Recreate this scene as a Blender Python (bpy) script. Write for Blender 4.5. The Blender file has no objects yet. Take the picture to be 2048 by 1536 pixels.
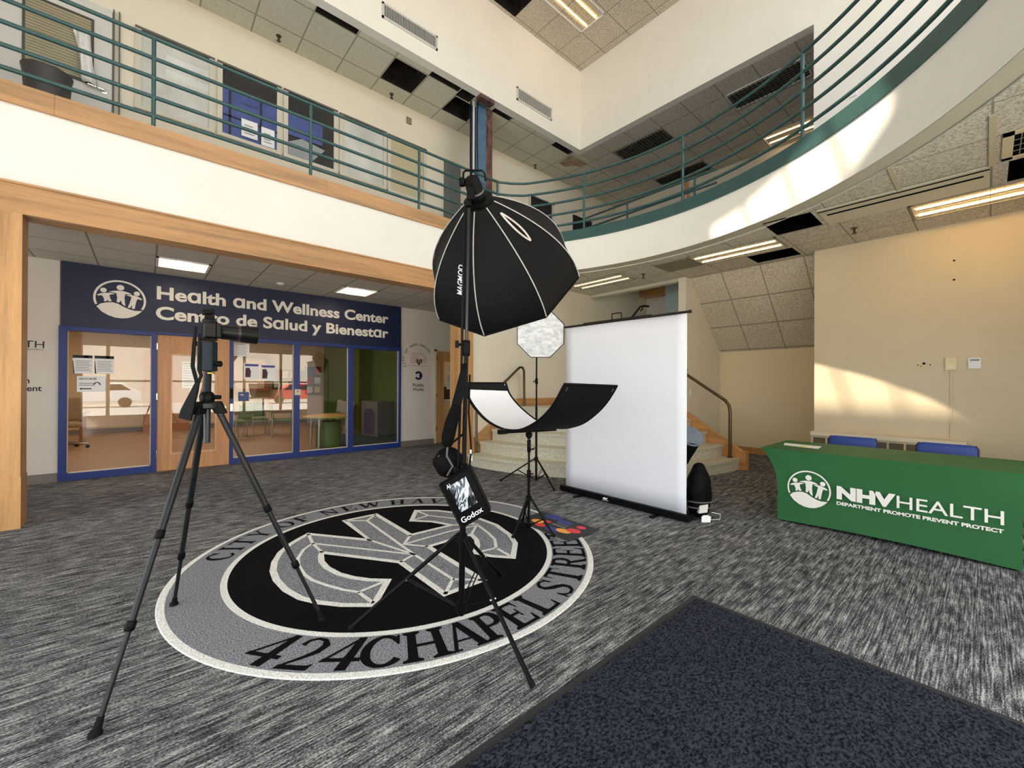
import bpy, bmesh, math, random
from mathutils import Vector, Matrix
random.seed(11)
SC = bpy.context.scene
COL = SC.collection
R = math.radians

# ---------------------------------------------------------------- camera, sky, sun, exposure
YAW, PITCH, ROLL = 0.72078, 0.00349, 0.00411
FW = Vector((math.sin(YAW)*math.cos(PITCH), math.cos(YAW)*math.cos(PITCH), math.sin(PITCH)))
RT0 = Vector((math.cos(YAW), -math.sin(YAW), 0))
UP0 = RT0.cross(FW)
RT = RT0*math.cos(ROLL) + UP0*math.sin(ROLL)
UP = -RT0*math.sin(ROLL) + UP0*math.cos(ROLL)
cd = bpy.data.cameras.new('camera_view')
cd.sensor_width = 36.0
cd.lens = 834.0/2048*36.0
cd.clip_start = 0.05
cam = bpy.data.objects.new('camera_view', cd)
COL.objects.link(cam)
cam.matrix_world = Matrix(((RT.x, UP.x, -FW.x, 0), (RT.y, UP.y, -FW.y, 0), (RT.z, UP.z, -FW.z, 1.4), (0, 0, 0, 1)))
SC.camera = cam

SKY_STRENGTH = 4.6
SUN_STRENGTH = 18.0
EXPOSURE = 0.38
w = bpy.data.worlds.new('sky')
SC.world = w
w.use_nodes = True
bg = w.node_tree.nodes['Background']
bg.inputs[0].default_value = (0.86, 0.93, 1.0, 1)
bg.inputs[1].default_value = SKY_STRENGTH
SUN_DIR = Vector((1.0, -0.30, -1.0)).normalized()
sl = bpy.data.lights.new('sun', 'SUN')
sl.energy = SUN_STRENGTH
sl.angle = R(1.3)
sl.color = (1.0, 0.93, 0.82)
sun = bpy.data.objects.new('sun', sl)
COL.objects.link(sun)
sun.location = (0, 3, 14)
sun.rotation_euler = SUN_DIR.to_track_quat('-Z', 'Y').to_euler()


def portal(loc, rot, sx, sy):
    l = bpy.data.lights.new('daylight', 'AREA')
    l.shape = 'RECTANGLE'
    l.size, l.size_y = sx, sy
    l.cycles.is_portal = True
    o = bpy.data.objects.new('daylight', l)
    COL.objects.link(o)
    o.location = loc
    o.rotation_euler = rot


# windows of the front wall behind the viewpoint (y = -1.6), the added left windows and the skylight
portal((0.85, -1.66, 1.5), (R(90), 0, 0), 8.6, 2.4)
portal((2.0, -1.66, 6.95), (R(90), 0, 0), 10.8, 2.5)
portal((-3.58, 2.2, 1.4), (0, R(-90), 0), 2.2, 7.2)
portal((0.8, 3.05, 8.72), (0, 0, 0), 1.0, 2.3)
SC.view_settings.view_transform = 'Standard'
SC.view_settings.look = 'None'
SC.view_settings.exposure = EXPOSURE
SC.view_settings.gamma = 1.0
SC.view_settings.use_curve_mapping = False
SC.cycles.max_bounces = 7
SC.cycles.diffuse_bounces = 5
SC.cycles.glossy_bounces = 3
SC.cycles.transparent_max_bounces = 10
SC.cycles.caustics_reflective = False
SC.cycles.caustics_refractive = False
SC.cycles.sample_clamp_indirect = 6.0


# ---------------------------------------------------------------- materials
def lin(c):
    return tuple((x/255/12.92 if x/255 <= 0.04045 else ((x/255+0.055)/1.055)**2.4) for x in c) + (1.0,)


MATS = {}


def newmat(name):
    m = bpy.data.materials.new(name)
    m.use_nodes = True
    nt = m.node_tree
    return m, nt, nt.nodes['Principled BSDF']


def N(nt, t, **kw):
    n = nt.nodes.new(t)
    for k, v in kw.items():
        if k in ('operation', 'blend_type', 'data_type', 'noise_dimensions', 'feature', 'wave_type', 'bands_direction', 'clamp'):
            setattr(n, k, v)
        else:
            n.inputs[int(k[1:]) if k[0] == '_' else k].default_value = v
    return n


def math_n(nt, op, a, b=None, c=None):
    n = nt.nodes.new('ShaderNodeMath')
    n.operation = op
    for i, x in enumerate((a, b, c)):
        if x is None:
            continue
        if isinstance(x, (int, float)):
            n.inputs[i].default_value = x
        else:
            nt.links.new(x, n.inputs[i])
    return n.outputs[0]


def pos(nt, scale=(1, 1, 1)):
    g = nt.nodes.new('ShaderNodeNewGeometry')
    m = nt.nodes.new('ShaderNodeMapping')
    m.inputs['Scale'].default_value = scale
    nt.links.new(g.outputs['Position'], m.inputs['Vector'])
    return m.outputs[0]


def noise(nt, scale, stretch=(1, 1, 1), detail=3.0, rough=0.5):
    n = nt.nodes.new('ShaderNodeTexNoise')
    n.inputs['Scale'].default_value = scale
    n.inputs['Detail'].default_value = detail
    n.inputs['Roughness'].default_value = rough
    nt.links.new(pos(nt, stretch), n.inputs['Vector'])
    return n.outputs[0]


def ramp(nt, fac, stops):
    r = nt.nodes.new('ShaderNodeValToRGB')
    el = r.color_ramp.elements
    while len(el) < len(stops):
        el.new(0.5)
    for e, (p, c) in zip(el, stops):
        e.position = p
        e.color = lin(c)
    nt.links.new(fac, r.inputs[0])
    return r.outputs[0]


def mixc(nt, fac, a, b, mode='MIX'):
    n = nt.nodes.new('ShaderNodeMix')
    n.data_type = 'RGBA'
    n.blend_type = mode
    for i, x in ((0, fac), (6, a), (7, b)):
        if isinstance(x, (int, float)):
            n.inputs[i].default_value = x
        elif isinstance(x, tuple):
            n.inputs[i].default_value = x
        else:
            nt.links.new(x, n.inputs[i])
    return n.outputs[2]


def bump(nt, bs, h, strength, dist=0.01):
    b = nt.nodes.new('ShaderNodeBump')
    b.inputs['Strength'].default_value = strength
    b.inputs['Distance'].default_value = dist
    nt.links.new(h, b.inputs['Height'])
    nt.links.new(b.outputs[0], bs.inputs['Normal'])


def mat(name, col, rough=0.6, metal=0.0, var=0.0, vs=6.0, stretch=(1, 1, 1), bmp=0.0, bs_=40.0, spec=0.5, coat=0.0):
    if name in MATS:
        return MATS[name]
    m, nt, b = newmat(name)
    b.inputs['Roughness'].default_value = rough
    b.inputs['Metallic'].default_value = metal
    b.inputs['Specular IOR Level'].default_value = spec
    b.inputs['Coat Weight'].default_value = coat
    c = lin(col)
    b.inputs['Base Color'].default_value = c
    if var:
        f = noise(nt, vs, stretch, 4.0, 0.6)
        lo = tuple(max(0, x-255*var) for x in col)
        hi = tuple(min(255, x+255*var) for x in col)
        nt.links.new(ramp(nt, f, [(0.25, lo), (0.75, hi)]), b.inputs['Base Color'])
    if bmp:
        bump(nt, b, noise(nt, bs_, stretch, 3.0), bmp)
    MATS[name] = m
    return m


def emis(name, col, strength):
    if name in MATS:
        return MATS[name]
    m, nt, b = newmat(name)
    b.inputs['Base Color'].default_value = lin(col)
    b.inputs['Emission Color'].default_value = lin(col)
    b.inputs['Emission Strength'].default_value = strength
    MATS[name] = m
    return m


def grid_mat(name, col, line, px, py, ox, oy, wdt, speck=0.0, axes='XY', bmp=0.3):
    """lay-in ceiling tiles: speckled tile face with the thin T-bar lines of the grid"""
    m, nt, b = newmat(name)
    b.inputs['Roughness'].default_value = 0.9
    b.inputs['Specular IOR Level'].default_value = 0.15
    g = nt.nodes.new('ShaderNodeNewGeometry')
    s = nt.nodes.new('ShaderNodeSeparateXYZ')
    nt.links.new(g.outputs['Position'], s.inputs[0])
    tot = None
    for ax, p, o in ((axes[0], px, ox), (axes[1], py, oy)):
        f = math_n(nt, 'FRACT', math_n(nt, 'DIVIDE', math_n(nt, 'SUBTRACT', s.outputs[ax], o-p*50), p))
        d = math_n(nt, 'ABSOLUTE', math_n(nt, 'SUBTRACT', f, 0.5))
        k = math_n(nt, 'GREATER_THAN', d, 0.5-wdt/2/p)
        tot = k if tot is None else math_n(nt, 'MAXIMUM', tot, k)
    n1 = noise(nt, 52, (1, 1, 1), 3.0, 0.75)
    lo = tuple(max(0, x-255*speck) for x in col)
    base = ramp(nt, n1, [(0.36, lo), (0.56, col)])
    n2 = noise(nt, 0.9, (1, 1, 1), 2.0)
    base = mixc(nt, 0.25, base, ramp(nt, n2, [(0.3, tuple(x*0.86 for x in col)), (0.7, col)]))
    nt.links.new(mixc(nt, tot, base, lin(line)), b.inputs['Base Color'])
    bump(nt, b, n1, bmp, 0.004)
    MATS[name] = m
    return m


def wood(name, col, along='X', dark=0.72):
    if name in MATS:
        return MATS[name]
    m, nt, b = newmat(name)
    st = {'X': (0.5, 9, 9), 'Z': (9, 9, 0.5), 'Y': (9, 0.5, 9)}[along]
    f = noise(nt, 1.6, st, 6.0, 0.62)
    f2 = noise(nt, 12, st, 3.0, 0.6)
    c1 = ramp(nt, f, [(0.30, tuple(x*dark for x in col)), (0.52, col), (0.75, tuple(min(255, x*1.12) for x in col))])
    c2 = ramp(nt, f2, [(0.35, tuple(x*0.82 for x in col)), (0.65, col)])
    nt.links.new(mixc(nt, 0.35, c1, c2), b.inputs['Base Color'])
    b.inputs['Roughness'].default_value = 0.42
    MATS[name] = m
    return m


def glass_mat(name, tint=(0.96, 0.97, 0.96), gain=1.7):
    m, nt, b = newmat(name)
    nt.nodes.remove(b)
    out = nt.nodes['Material Output']
    lw = nt.nodes.new('ShaderNodeLayerWeight')
    lw.inputs['Blend'].default_value = 0.5
    fr = math_n(nt, 'ADD', math_n(nt, 'MULTIPLY', math_n(nt, 'POWER', lw.outputs['Facing'], 5.0), 0.96), 0.04)
    tr = nt.nodes.new('ShaderNodeBsdfTransparent')
    tr.inputs[0].default_value = tint + (1,)
    gl = nt.nodes.new('ShaderNodeBsdfGlossy')
    gl.inputs['Roughness'].default_value = 0.0
    mx = nt.nodes.new('ShaderNodeMixShader')
    f = math_n(nt, 'MINIMUM', math_n(nt, 'MULTIPLY', fr, gain), 1.0)
    nt.links.new(f, mx.inputs[0])
    nt.links.new(tr.outputs[0], mx.inputs[1])
    nt.links.new(gl.outputs[0], mx.inputs[2])
    nt.links.new(mx.outputs[0], out.inputs[0])
    MATS[name] = m
    return m


def carpet():
    m, nt, b = newmat('carpet')
    blot = noise(nt, 1.0, (6.5, 22, 1), 5.0, 0.78)
    lines = noise(nt, 1.0, (3.6, 125, 1), 2.0, 0.5)
    grain = noise(nt, 1.0, (95, 190, 1), 1.0, 0.5)
    big = noise(nt, 0.6, (1, 1, 1), 3.0, 0.5)
    s = math_n(nt, 'ADD', math_n(nt, 'MULTIPLY', blot, 0.38), math_n(nt, 'MULTIPLY', lines, 0.34))
    s = math_n(nt, 'ADD', s, math_n(nt, 'MULTIPLY', grain, 0.28))
    s = math_n(nt, 'ADD', s, math_n(nt, 'MULTIPLY', math_n(nt, 'SUBTRACT', big, 0.5), 0.08))
    c = ramp(nt, s, [(0.40, (30, 30, 32)), (0.47, (68, 68, 70)), (0.525, (114, 114, 115)), (0.61, (186, 185, 183))])
    nt.links.new(c, b.inputs['Base Color'])
    b.inputs['Roughness'].default_value = 0.95
    b.inputs['Specular IOR Level'].default_value = 0.1
    bump(nt, b, s, 0.6, 0.01)
    return m


def pile(name, lo, hi, scale=260, stretch=(1, 1, 1), bm=0.7):
    """short cut pile: fine salt-and-pepper in two tones"""
    m, nt, b = newmat(name)
    f = noise(nt, scale, stretch, 2.0, 0.7)
    nt.links.new(ramp(nt, f, [(0.38, lo), (0.62, hi)]), b.inputs['Base Color'])
    b.inputs['Roughness'].default_value = 0.95
    b.inputs['Specular IOR Level'].default_value = 0.1
    bump(nt, b, f, bm, 0.006)
    MATS[name] = m
    return m


WHITE = mat('painted white', (236, 232, 224), 0.75, var=0.012, vs=2.0, spec=0.25)
CREAM = mat('painted cream', (211, 197, 168), 0.75, var=0.012, vs=2.0, spec=0.25)
BALC = mat('painted upper hall', (226, 217, 198), 0.75, var=0.01, vs=2.0, spec=0.25)
STAIRW = mat('painted ivory', (222, 214, 196), 0.75, var=0.012, vs=2.0, spec=0.25)
GREYW = mat('painted pale grey', (216, 208, 200), 0.75, var=0.01, vs=2.0, spec=0.25)
SOFGREY = mat('soffit grey paint', (196, 190, 172), 0.8, var=0.01, spec=0.2)
TEAL = mat('teal paint', (50, 84, 82), 0.4, var=0.02, vs=8)
STEELBLUE = mat('blue grey paint', (72, 102, 128), 0.45, var=0.04, vs=8)
RUST = mat('charred red steel', (70, 34, 26), 0.8, var=0.22, vs=14, stretch=(1, 1, 0.5))
NAVY = mat('navy sign board', (17, 30, 66), 0.45, var=0.01)
BLUEF = mat('blue frame paint', (20, 48, 120), 0.4)
BLACK = mat('black plastic', (9, 9, 10), 0.5, spec=0.12)
MATTE = mat('matte black metal', (6, 6, 7), 0.45, spec=0.14)
FABRIC = mat('black nylon', (7, 7, 9), 0.65, bmp=0.3, bs_=30, spec=0.1)
RUBBER = mat('rubber', (8, 8, 9), 0.8, spec=0.2)
DARK = mat('dark void', (6, 6, 6), 0.95, spec=0.05)
CHROME = mat('chrome', (200, 198, 194), 0.2, 1.0)
BRONZE = mat('brown handrail metal', (96, 80, 62), 0.35, 0.8)
PAPER = mat('paper', (236, 236, 236), 0.7)
LETTERW = mat('white lettering', (240, 236, 228), 0.6)
LETTERB = mat('dark lettering', (28, 26, 28), 0.6)
GLASS = glass_mat('clear glass')
SHOPGLASS = glass_mat('shop glass', (0.93, 0.94, 0.93), 3.4)
ROOFGLASS = glass_mat('dimmed skylight glass', (0.34, 0.31, 0.28), 1.5)  # pane tinted dark to weaken the sun coming through the skylight
OAKX = wood('oak trim lengthwise', (188, 141, 90), 'X')
OAKZ = wood('oak upright', (194, 147, 94), 'Z')
OAKY = wood('oak stringer', (204, 146, 86), 'Y')
DOORW = wood('maple door', (204, 148, 100), 'Z', 0.86)
TERRAZZO = mat('terrazzo stair', (192, 185, 164), 0.5, var=0.12, vs=42)
TUBE_WARM = emis('warm lamp tube', (255, 216, 152), 9.0)
TUBE_DIM = emis('dim lamp tube', (255, 222, 170), 2.0)
PANEL_ON = emis('lit ceiling panel', (255, 226, 190), 9.0)


# ---------------------------------------------------------------- mesh builder
class MB:
    def __init__(s):
        s.v, s.f = [], []

    def add(s, vs, fs):
        o = len(s.v)
        s.v += [tuple(x) for x in vs]
        s.f += [tuple(i+o for i in f) for f in fs]
        return s

    def box(s, x0, x1, y0, y1, z0, z1):
        return s.add([(x, y, z) for z in (z0, z1) for y in (y0, y1) for x in (x0, x1)],
                     [(0, 2, 3, 1), (4, 5, 7, 6), (0, 1, 5, 4), (2, 6, 7, 3), (0, 4, 6, 2), (1, 3, 7, 5)])

    def obox(s, c, ax, ay, az):
        """box from centre and three half-axis vectors"""
        c, ax, ay, az = Vector(c), Vector(ax), Vector(ay), Vector(az)
        return s.add([c+ax*i+ay*j+az*k for k in (-1, 1) for j in (-1, 1) for i in (-1, 1)],
                     [(0, 2, 3, 1), (4, 5, 7, 6), (0, 1, 5, 4), (2, 6, 7, 3), (0, 4, 6, 2), (1, 3, 7, 5)])

    def poly(s, pts):
        return s.add(pts, [tuple(range(len(pts)))])

    def tube(s, pts, r, n=8, closed=False, cap=True):
        P = [Vector(p) for p in pts]
        m = len(P)
        rr = r if isinstance(r, (list, tuple)) else [r]*m
        rings, prev = [], None
        for i in range(m):
            if closed:
                t = P[(i+1) % m]-P[i-1]
            else:
                t = P[min(i+1, m-1)]-P[max(i-1, 0)]
            t.normalize()
            if prev is None:
                a = Vector((0, 0, 1)) if abs(t.z) < 0.9 else Vector((1, 0, 0))
                u = t.cross(a).normalized()
            else:
                u = (prev - t*prev.dot(t)).normalized()
            prev = u
            v = t.cross(u)
            rings.append([P[i]+(u*math.cos(2*math.pi*k/n)+v*math.sin(2*math.pi*k/n))*rr[i] for k in range(n)])
        vs = [p for ring in rings for p in ring]
        fs = []
        for i in range(m if closed else m-1):
            j = (i+1) % m
            for k in range(n):
                fs.append((i*n+k, i*n+(k+1) % n, j*n+(k+1) % n, j*n+k))
        if cap and not closed:
            fs.append(tuple(range(n))[::-1])
            fs.append(tuple((m-1)*n+k for k in range(n)))
        return s.add(vs, fs)

    def lathe(s, prof, o, axis=(0, 0, 1), n=24, ref=None):
        """prof: (radius, height) pairs along axis from o"""
        o, a = Vector(o), Vector(axis).normalized()
        u = a.cross(Vector((0, 0, 1)) if abs(a.z) < 0.9 else Vector((1, 0, 0))).normalized()
        v = a.cross(u)
        vs, fs = [], []
        for r, h in prof:
            for k in range(n):
                t = 2*math.pi*k/n
                vs.append(o+a*h+(u*math.cos(t)+v*math.sin(t))*max(r, 1e-5))
        for i in range(len(prof)-1):
            for k in range(n):
                fs.append((i*n+k, i*n+(k+1) % n, (i+1)*n+(k+1) % n, (i+1)*n+k))
        fs.append(tuple(range(n))[::-1])
        fs.append(tuple((len(prof)-1)*n+k for k in range(n)))
        return s.add(vs, fs)

    def grid(s, fn, nu, nv):
        vs = [fn(i/nu, j/nv) for j in range(nv+1) for i in range(nu+1)]
        fs = [(j*(nu+1)+i, j*(nu+1)+i+1, (j+1)*(nu+1)+i+1, (j+1)*(nu+1)+i) for j in range(nv) for i in range(nu)]
        return s.add(vs, fs)

    def slab(s, pts, n, t):
        """polygon with thickness t along n"""
        n = Vector(n).normalized()*t
        k = len(pts)
        a = [Vector(p) for p in pts]
        return s.add(a+[p+n for p in a], [tuple(range(k))[::-1], tuple(range(k, 2*k))] +
                     [(i, (i+1) % k, k+(i+1) % k, k+i) for i in range(k)])

    def ribbon(s, pts, wd, fn, closed=False):
        """flat stroke along 2-D points (width wd or list), mitred, mapped to 3-D by fn"""
        P = [Vector((p[0], p[1])) for p in pts]
        m = len(P)
        ww = wd if isinstance(wd, (list, tuple)) else [wd]*m
        L = []
        for i in range(m):
            if closed:
                a, b = P[i]-P[i-1], P[(i+1) % m]-P[i]
            else:
                a = P[i]-P[i-1] if i else P[1]-P[0]
                b = P[i+1]-P[i] if i < m-1 else P[i]-P[i-1]
            a.normalize()
            b.normalize()
            na, nb = Vector((-a.y, a.x)), Vector((-b.y, b.x))
            k = na+nb
            if k.length < 0.3:
                k = na
            else:
                k = k.normalized()
            k = k/max(0.5, k.dot(na))
            L.append((P[i]+k*ww[i]/2, P[i]-k*ww[i]/2))
        vs = [fn(*q) for pr in L for q in pr]
        fs = [(2*i, 2*i+1, 2*((i+1) % m)+1, 2*((i+1) % m)) for i in range(m if closed else m-1)]
        return s.add(vs, fs)

    def shape(s, pts, fn):
        return s.add([fn(p[0], p[1]) for p in pts], [tuple(range(len(pts)))])

    def text(s, t, size, fn, bold=0.0, wide=1.0, x0=0.0, y0=0.0, fit=None, spacing=1.0):
        """lettering (cap height = size) laid out from x0,y0 and mapped by fn; fit = total width"""
        vs, fs = glyphs(t, bold, spacing)
        if not vs:
            return s
        mx = max(v[0] for v in vs)
        mn = min(v[0] for v in vs)
        k = size/0.727
        kx = k*wide if fit is None else fit/(mx-mn)
        return s.add([fn(x0+(v[0]-mn)*kx, y0+v[1]*k) for v in vs], fs)

    def build(s, name, m, parent=None, smooth=None, sub=0, bevel=0.0, solid=0.0):
        me = bpy.data.meshes.new(name)
        off = Vector((0, 0, 0))
        if parent is not None:
            r = parent
            while r.parent:
                r = r.parent
            off = r.location
        me.from_pydata([tuple(Vector(v)-off) for v in s.v], [], s.f)
        bm = bmesh.new()
        bm.from_mesh(me)
        bmesh.ops.recalc_face_normals(bm, faces=bm.faces)
        bm.to_mesh(me)
        bm.free()
        me.materials.append(m)
        o = bpy.data.objects.new(name, me)
        COL.objects.link(o)
        if parent is not None:
            o.parent = parent
        if smooth:
            me.polygons.foreach_set('use_smooth', [True]*len(me.polygons))
            if smooth < 180:
                me.set_sharp_from_angle(angle=R(smooth))
        if solid:
            q = o.modifiers.new('solid', 'SOLIDIFY')
            q.thickness = solid
            q.offset = 0
        if bevel:
            q = o.modifiers.new('bevel', 'BEVEL')
            q.width = bevel
            q.segments = 2
            q.limit_method = 'ANGLE'
        if sub:
            q = o.modifiers.new('sub', 'SUBSURF')
            q.levels = q.render_levels = sub
        return o


GC = {}


def glyphs(t, bold, spacing=1.0):
    key = (t, round(bold, 4), spacing)
    if key not in GC:
        cu = bpy.data.curves.new('t', 'FONT')
        cu.body = t
        cu.offset = bold
        cu.space_character = spacing
        cu.resolution_u = 5
        o = bpy.data.objects.new('t', cu)
        COL.objects.link(o)
        dg = bpy.context.evaluated_depsgraph_get()
        me = bpy.data.meshes.new_from_object(o.evaluated_get(dg))
        GC[key] = ([(v.co.x, v.co.y) for v in me.vertices], [tuple(p.vertices) for p in me.polygons])
        bpy.data.objects.remove(o)
        bpy.data.curves.remove(cu)
        bpy.data.meshes.remove(me)
    return GC[key]


def tag(o, label, cat, group=None, kind=None):
    o['label'] = label
    o['category'] = cat
    if group:
        o['group'] = group
    if kind:
        o['kind'] = kind
    return o


def thing(name, label, cat, loc=(0, 0, 0), group=None):
    o = bpy.data.objects.new(name, None)
    o.empty_display_size = 0.1
    COL.objects.link(o)
    o.location = loc
    return tag(o, label, cat, group)


def struct(o, label=None):
    o['kind'] = 'structure'
    if label:
        o['label'] = label
    return o


def empty_struct(name, loc=(0, 0, 0)):
    o = bpy.data.objects.new(name, None)
    COL.objects.link(o)
    o.location = loc
    o['kind'] = 'structure'
    return o


def copy_tree(o, parent=None):
    c = o.copy()
    COL.objects.link(c)
    c.parent = parent
    for ch in list(o.children):
        copy_tree(ch, c)
    return c


def dup(o, loc, label, rz=0.0, group=None):
    c = copy_tree(o)
    c.location = loc
    c.rotation_euler = (0, 0, rz)
    c['label'] = label
    if group:
        c['group'] = group
    return c


def bx(name, m, x0, x1, y0, y1, z0, z1, parent=None, bevel=0.0):
    return MB().box(x0, x1, y0, y1, z0, z1).build(name, m, parent, bevel=bevel)


def onY(y, flip=1):          # x,z plane facing the viewer at depth y
    return lambda a, b: (a*flip, y, b)


def circle_pts(cx, cy, r, n, a0=0.0, a1=360.0):
    return [(cx+r*math.cos(R(a0+(a1-a0)*i/n)), cy+r*math.sin(R(a0+(a1-a0)*i/n))) for i in range(n+(0 if a1-a0 >= 360 else 1))]


def people_logo(b, fn, ringw=0.085):
    """round emblem of three figures with arms spread standing on a hill (unit circle)"""
    b.ribbon([(math.cos(R(a)), math.sin(R(a))) for a in range(-27, 204, 5)] and
             [(0.957*math.cos(R(a)), 0.957*math.sin(R(a))) for a in range(-28, 203, 5)], ringw, fn)
    for cx, cy, r in ((-0.63, 0.40, 0.12), (0.0, 0.62, 0.145), (0.635, 0.39, 0.12)):
        b.shape(circle_pts(cx, cy, r, 20), fn)
    F = [
        [(-0.87, .13), (-.73, .22), (-.6, .26), (-.39, .29), (-.2, .28), (-.28, .23), (-.41, .19), (-.39, .03), (-.32, -.14), (-.44, -.16), (-.48, -.08), (-.51, -.16), (-.6, -.19), (-.61, -.04), (-.67, .11), (-.84, .09)],
        [(-.44, .33), (-.31, .4), (-.1, .45), (.13, .45), (.31, .4), (.45, .32), (.31, .31), (.18, .31), (.16, .08), (.19, -.34), (.07, -.24), (.01, -.04), (-.04, -.18), (-.14, -.15), (-.12, .07), (-.15, .31), (-.28, .33)],
        [(.2, .26), (.37, .29), (.55, .28), (.73, .21), (.86, .11), (.81, .08), (.66, .11), (.61, -.05), (.55, -.44), (.44, -.43), (.46, -.23), (.37, -.41), (.28, -.4), (.36, -.15), (.43, .19), (.31, .23)],
        [(-.88, -.47), (-.73, -.31), (-.49, -.22), (-.28, -.19), (-.09, -.24), (.14, -.39), (.35, -.49), (.56, -.54), (.85, -.52), (.74, -.66), (.56, -.82), (.32, -.95), (.07, -1.0), (-.2, -.98), (-.46, -.88), (-.69, -.72)]]
    for f in F:
        b.shape(f, fn)
# ================================================================ the setting
ST = struct


def sbx(name, m, *a, **k):
    return ST(bx(name, m, *a, **k))


WOODFLOOR = wood('wood strip floor', (152, 120, 96), 'X', 0.8)
T_RIGHT = grid_mat('ceiling tiles low', (226, 219, 204), (150, 145, 132), 0.646, 0.65, 6.70, 0.62, 0.016, 0.36)
T_ALC = grid_mat('ceiling tiles alcove', (220, 210, 196), (150, 142, 132), 0.634, 0.70, 0.10, 7.53, 0.022, 0.10)
T_BALC = grid_mat('ceiling tiles hall', (222, 217, 200), (160, 156, 140), 0.625, 0.62, 2.43, 6.42, 0.022, 0.10)
T_UP = grid_mat('ceiling tiles upper', (222, 214, 200), (150, 144, 132), 0.63, 0.625, 8.06, 1.98, 0.018, 0.26)
T_HIGH = grid_mat('ceiling tiles high', (224, 213, 196), (156, 146, 130), 0.653, 0.62, 6.63, 5.45, 0.018, 0.36)
T_SLOPE = grid_mat('ceiling tiles slope', (222, 212, 194), (150, 143, 126), 0.65, 0.45, 0.67, 3.53, 0.02, 0.34, 'YZ')

floor_o = ST(bx('floor', carpet(), -3.5, 9.6, -1.6, 8.70, -0.12, 0.0))
f = MB()
f.box(-3.62, -3.5, -1.7, 16.8, 2.5, 8.7)
f.box(-3.62, -3.5, -1.7, 16.8, 0, 0.3)
f.box(-3.62, -3.5, 5.8, 16.8, 0.3, 2.5)
for i in range(1, 6):
    f.box(-3.60, -3.52, -1.6+i*1.233-0.04, -1.6+i*1.233+0.04, 0.3, 2.5)
ST(f.build('wall_left', WHITE))
wl = empty_struct('window_30', (-3.56, 2.1, 0.3))  # unseen left windows, added to let more daylight into the room
MB().poly([(-3.56, -1.6, 0.3), (-3.56, 5.8, 0.3), (-3.56, 5.8, 2.5), (-3.56, -1.6, 2.5)]).build('pane', GLASS, wl)

# front wall with its windows, behind the viewpoint
f = MB()
f.box(-3.5, 8.02, -1.75, -1.6, 0, 0.3)
f.box(-3.5, 8.02, -1.75, -1.6, 2.7, 5.7)  # deep spandrel shrinks the window bands to dim the balcony fronts
f.box(5.46, 8.02, -1.75, -1.6, 0.3, 2.7)  # low windows closed off here to darken the right wall
f.box(-3.5, 10.8, -1.75, -1.6, 8.2, 8.7)
f.box(7.45, 10.8, -1.75, -1.6, 2.7, 8.2)
ST(f.build('wall_front', WHITE))
for i in range(9):
    x0, x1 = -3.5+i*1.28, -3.5+(i+1)*1.28
    wn = empty_struct('window_%d' % (i+1), (x0, -1.66, 0.3))
    fr = MB()
    for za, zb in ((0.3, 2.7), (5.7, 8.2)):
        if zb < 5 and x1 > 5.5:
            continue
        if zb > 5 and x1 > 7.5:
            continue
        for a, b_ in ((x0, x0+0.045), (x1-0.045, x1)):
            fr.box(a, b_, -1.71, -1.62, za, zb)
        for zz in ((za, za+0.05), ((za+zb)/2-0.03, (za+zb)/2+0.03), (zb-0.05, zb)):
            fr.box(x0, x1, -1.71, -1.62, *zz)
    fr.build('window_frame', mat('window frame cream', (226, 214, 190), 0.5), wn)
    pn = MB()
    if x1 < 5.5:
        pn.poly([(x0, -1.665, 0.3), (x1, -1.665, 0.3), (x1, -1.665, 2.7), (x0, -1.665, 2.7)])
    if x1 < 7.5:
        pn.poly([(x0, -1.665, 5.7), (x1, -1.665, 5.7), (x1, -1.665, 8.2), (x0, -1.665, 8.2)])
    pn.build('pane', GLASS, wn)
# shop front wall at the back of the alcove, y = 8.76
f = MB()
f.box(-3.5, -0.93, 8.76, 8.9, 0, 3.3)
f.box(4.32, 5.20, 8.76, 8.9, 0, 3.3)
f.box(-0.93, 4.32, 8.78, 8.9, 2.2, 3.3)
f.box(5.20, 6.26, 8.76, 8.9, 2.24, 3.3)
f.box(6.26, 8.0, 8.76, 8.9, 0, 3.3)
ST(f.build('wall_back', GREYW))
for i, (a, b_) in enumerate(((-3.5, -0.93), (4.32, 5.20), (6.26, 8.0))):
    sbx('baseboard_back' if i == 0 else 'baseboard_back_%d' % (i+1), mat('grey baseboard', (118, 112, 106), 0.6), a, b_, 8.745, 8.76, 0, 0.125)
ST(MB().poly([(-3.5, 6.42, 3.16), (8.0, 6.42, 3.16), (8.0, 8.78, 3.16), (-3.5, 8.78, 3.16)]).build('ceiling', T_ALC))
sbx('ceiling_slab', WHITE, -3.5, 8.0, 6.42, 8.9, 3.30, 3.34)
# oak beam and posts that frame the alcove
sbx('beam', OAKX, -3.5, 4.47, 6.165, 6.43, 3.04, 3.335)
sbx('trim_1', OAKX, -3.5, 4.47, 6.15, 6.18, 3.322, 3.342)
c1 = sbx('column', OAKZ, -1.42, -0.905, 6.16, 6.43, 0, 3.04)
MB().box(-1.43, -0.900, 6.150, 6.44, 0, 0.50).build('plinth', OAKZ, c1)
c2 = sbx('column', OAKZ, 4.15, 4.47, 6.16, 6.43, 0, 3.04)
MB().box(4.145, 4.475, 6.150, 6.44, 0, 0.50).build('plinth', OAKZ, c2)
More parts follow.
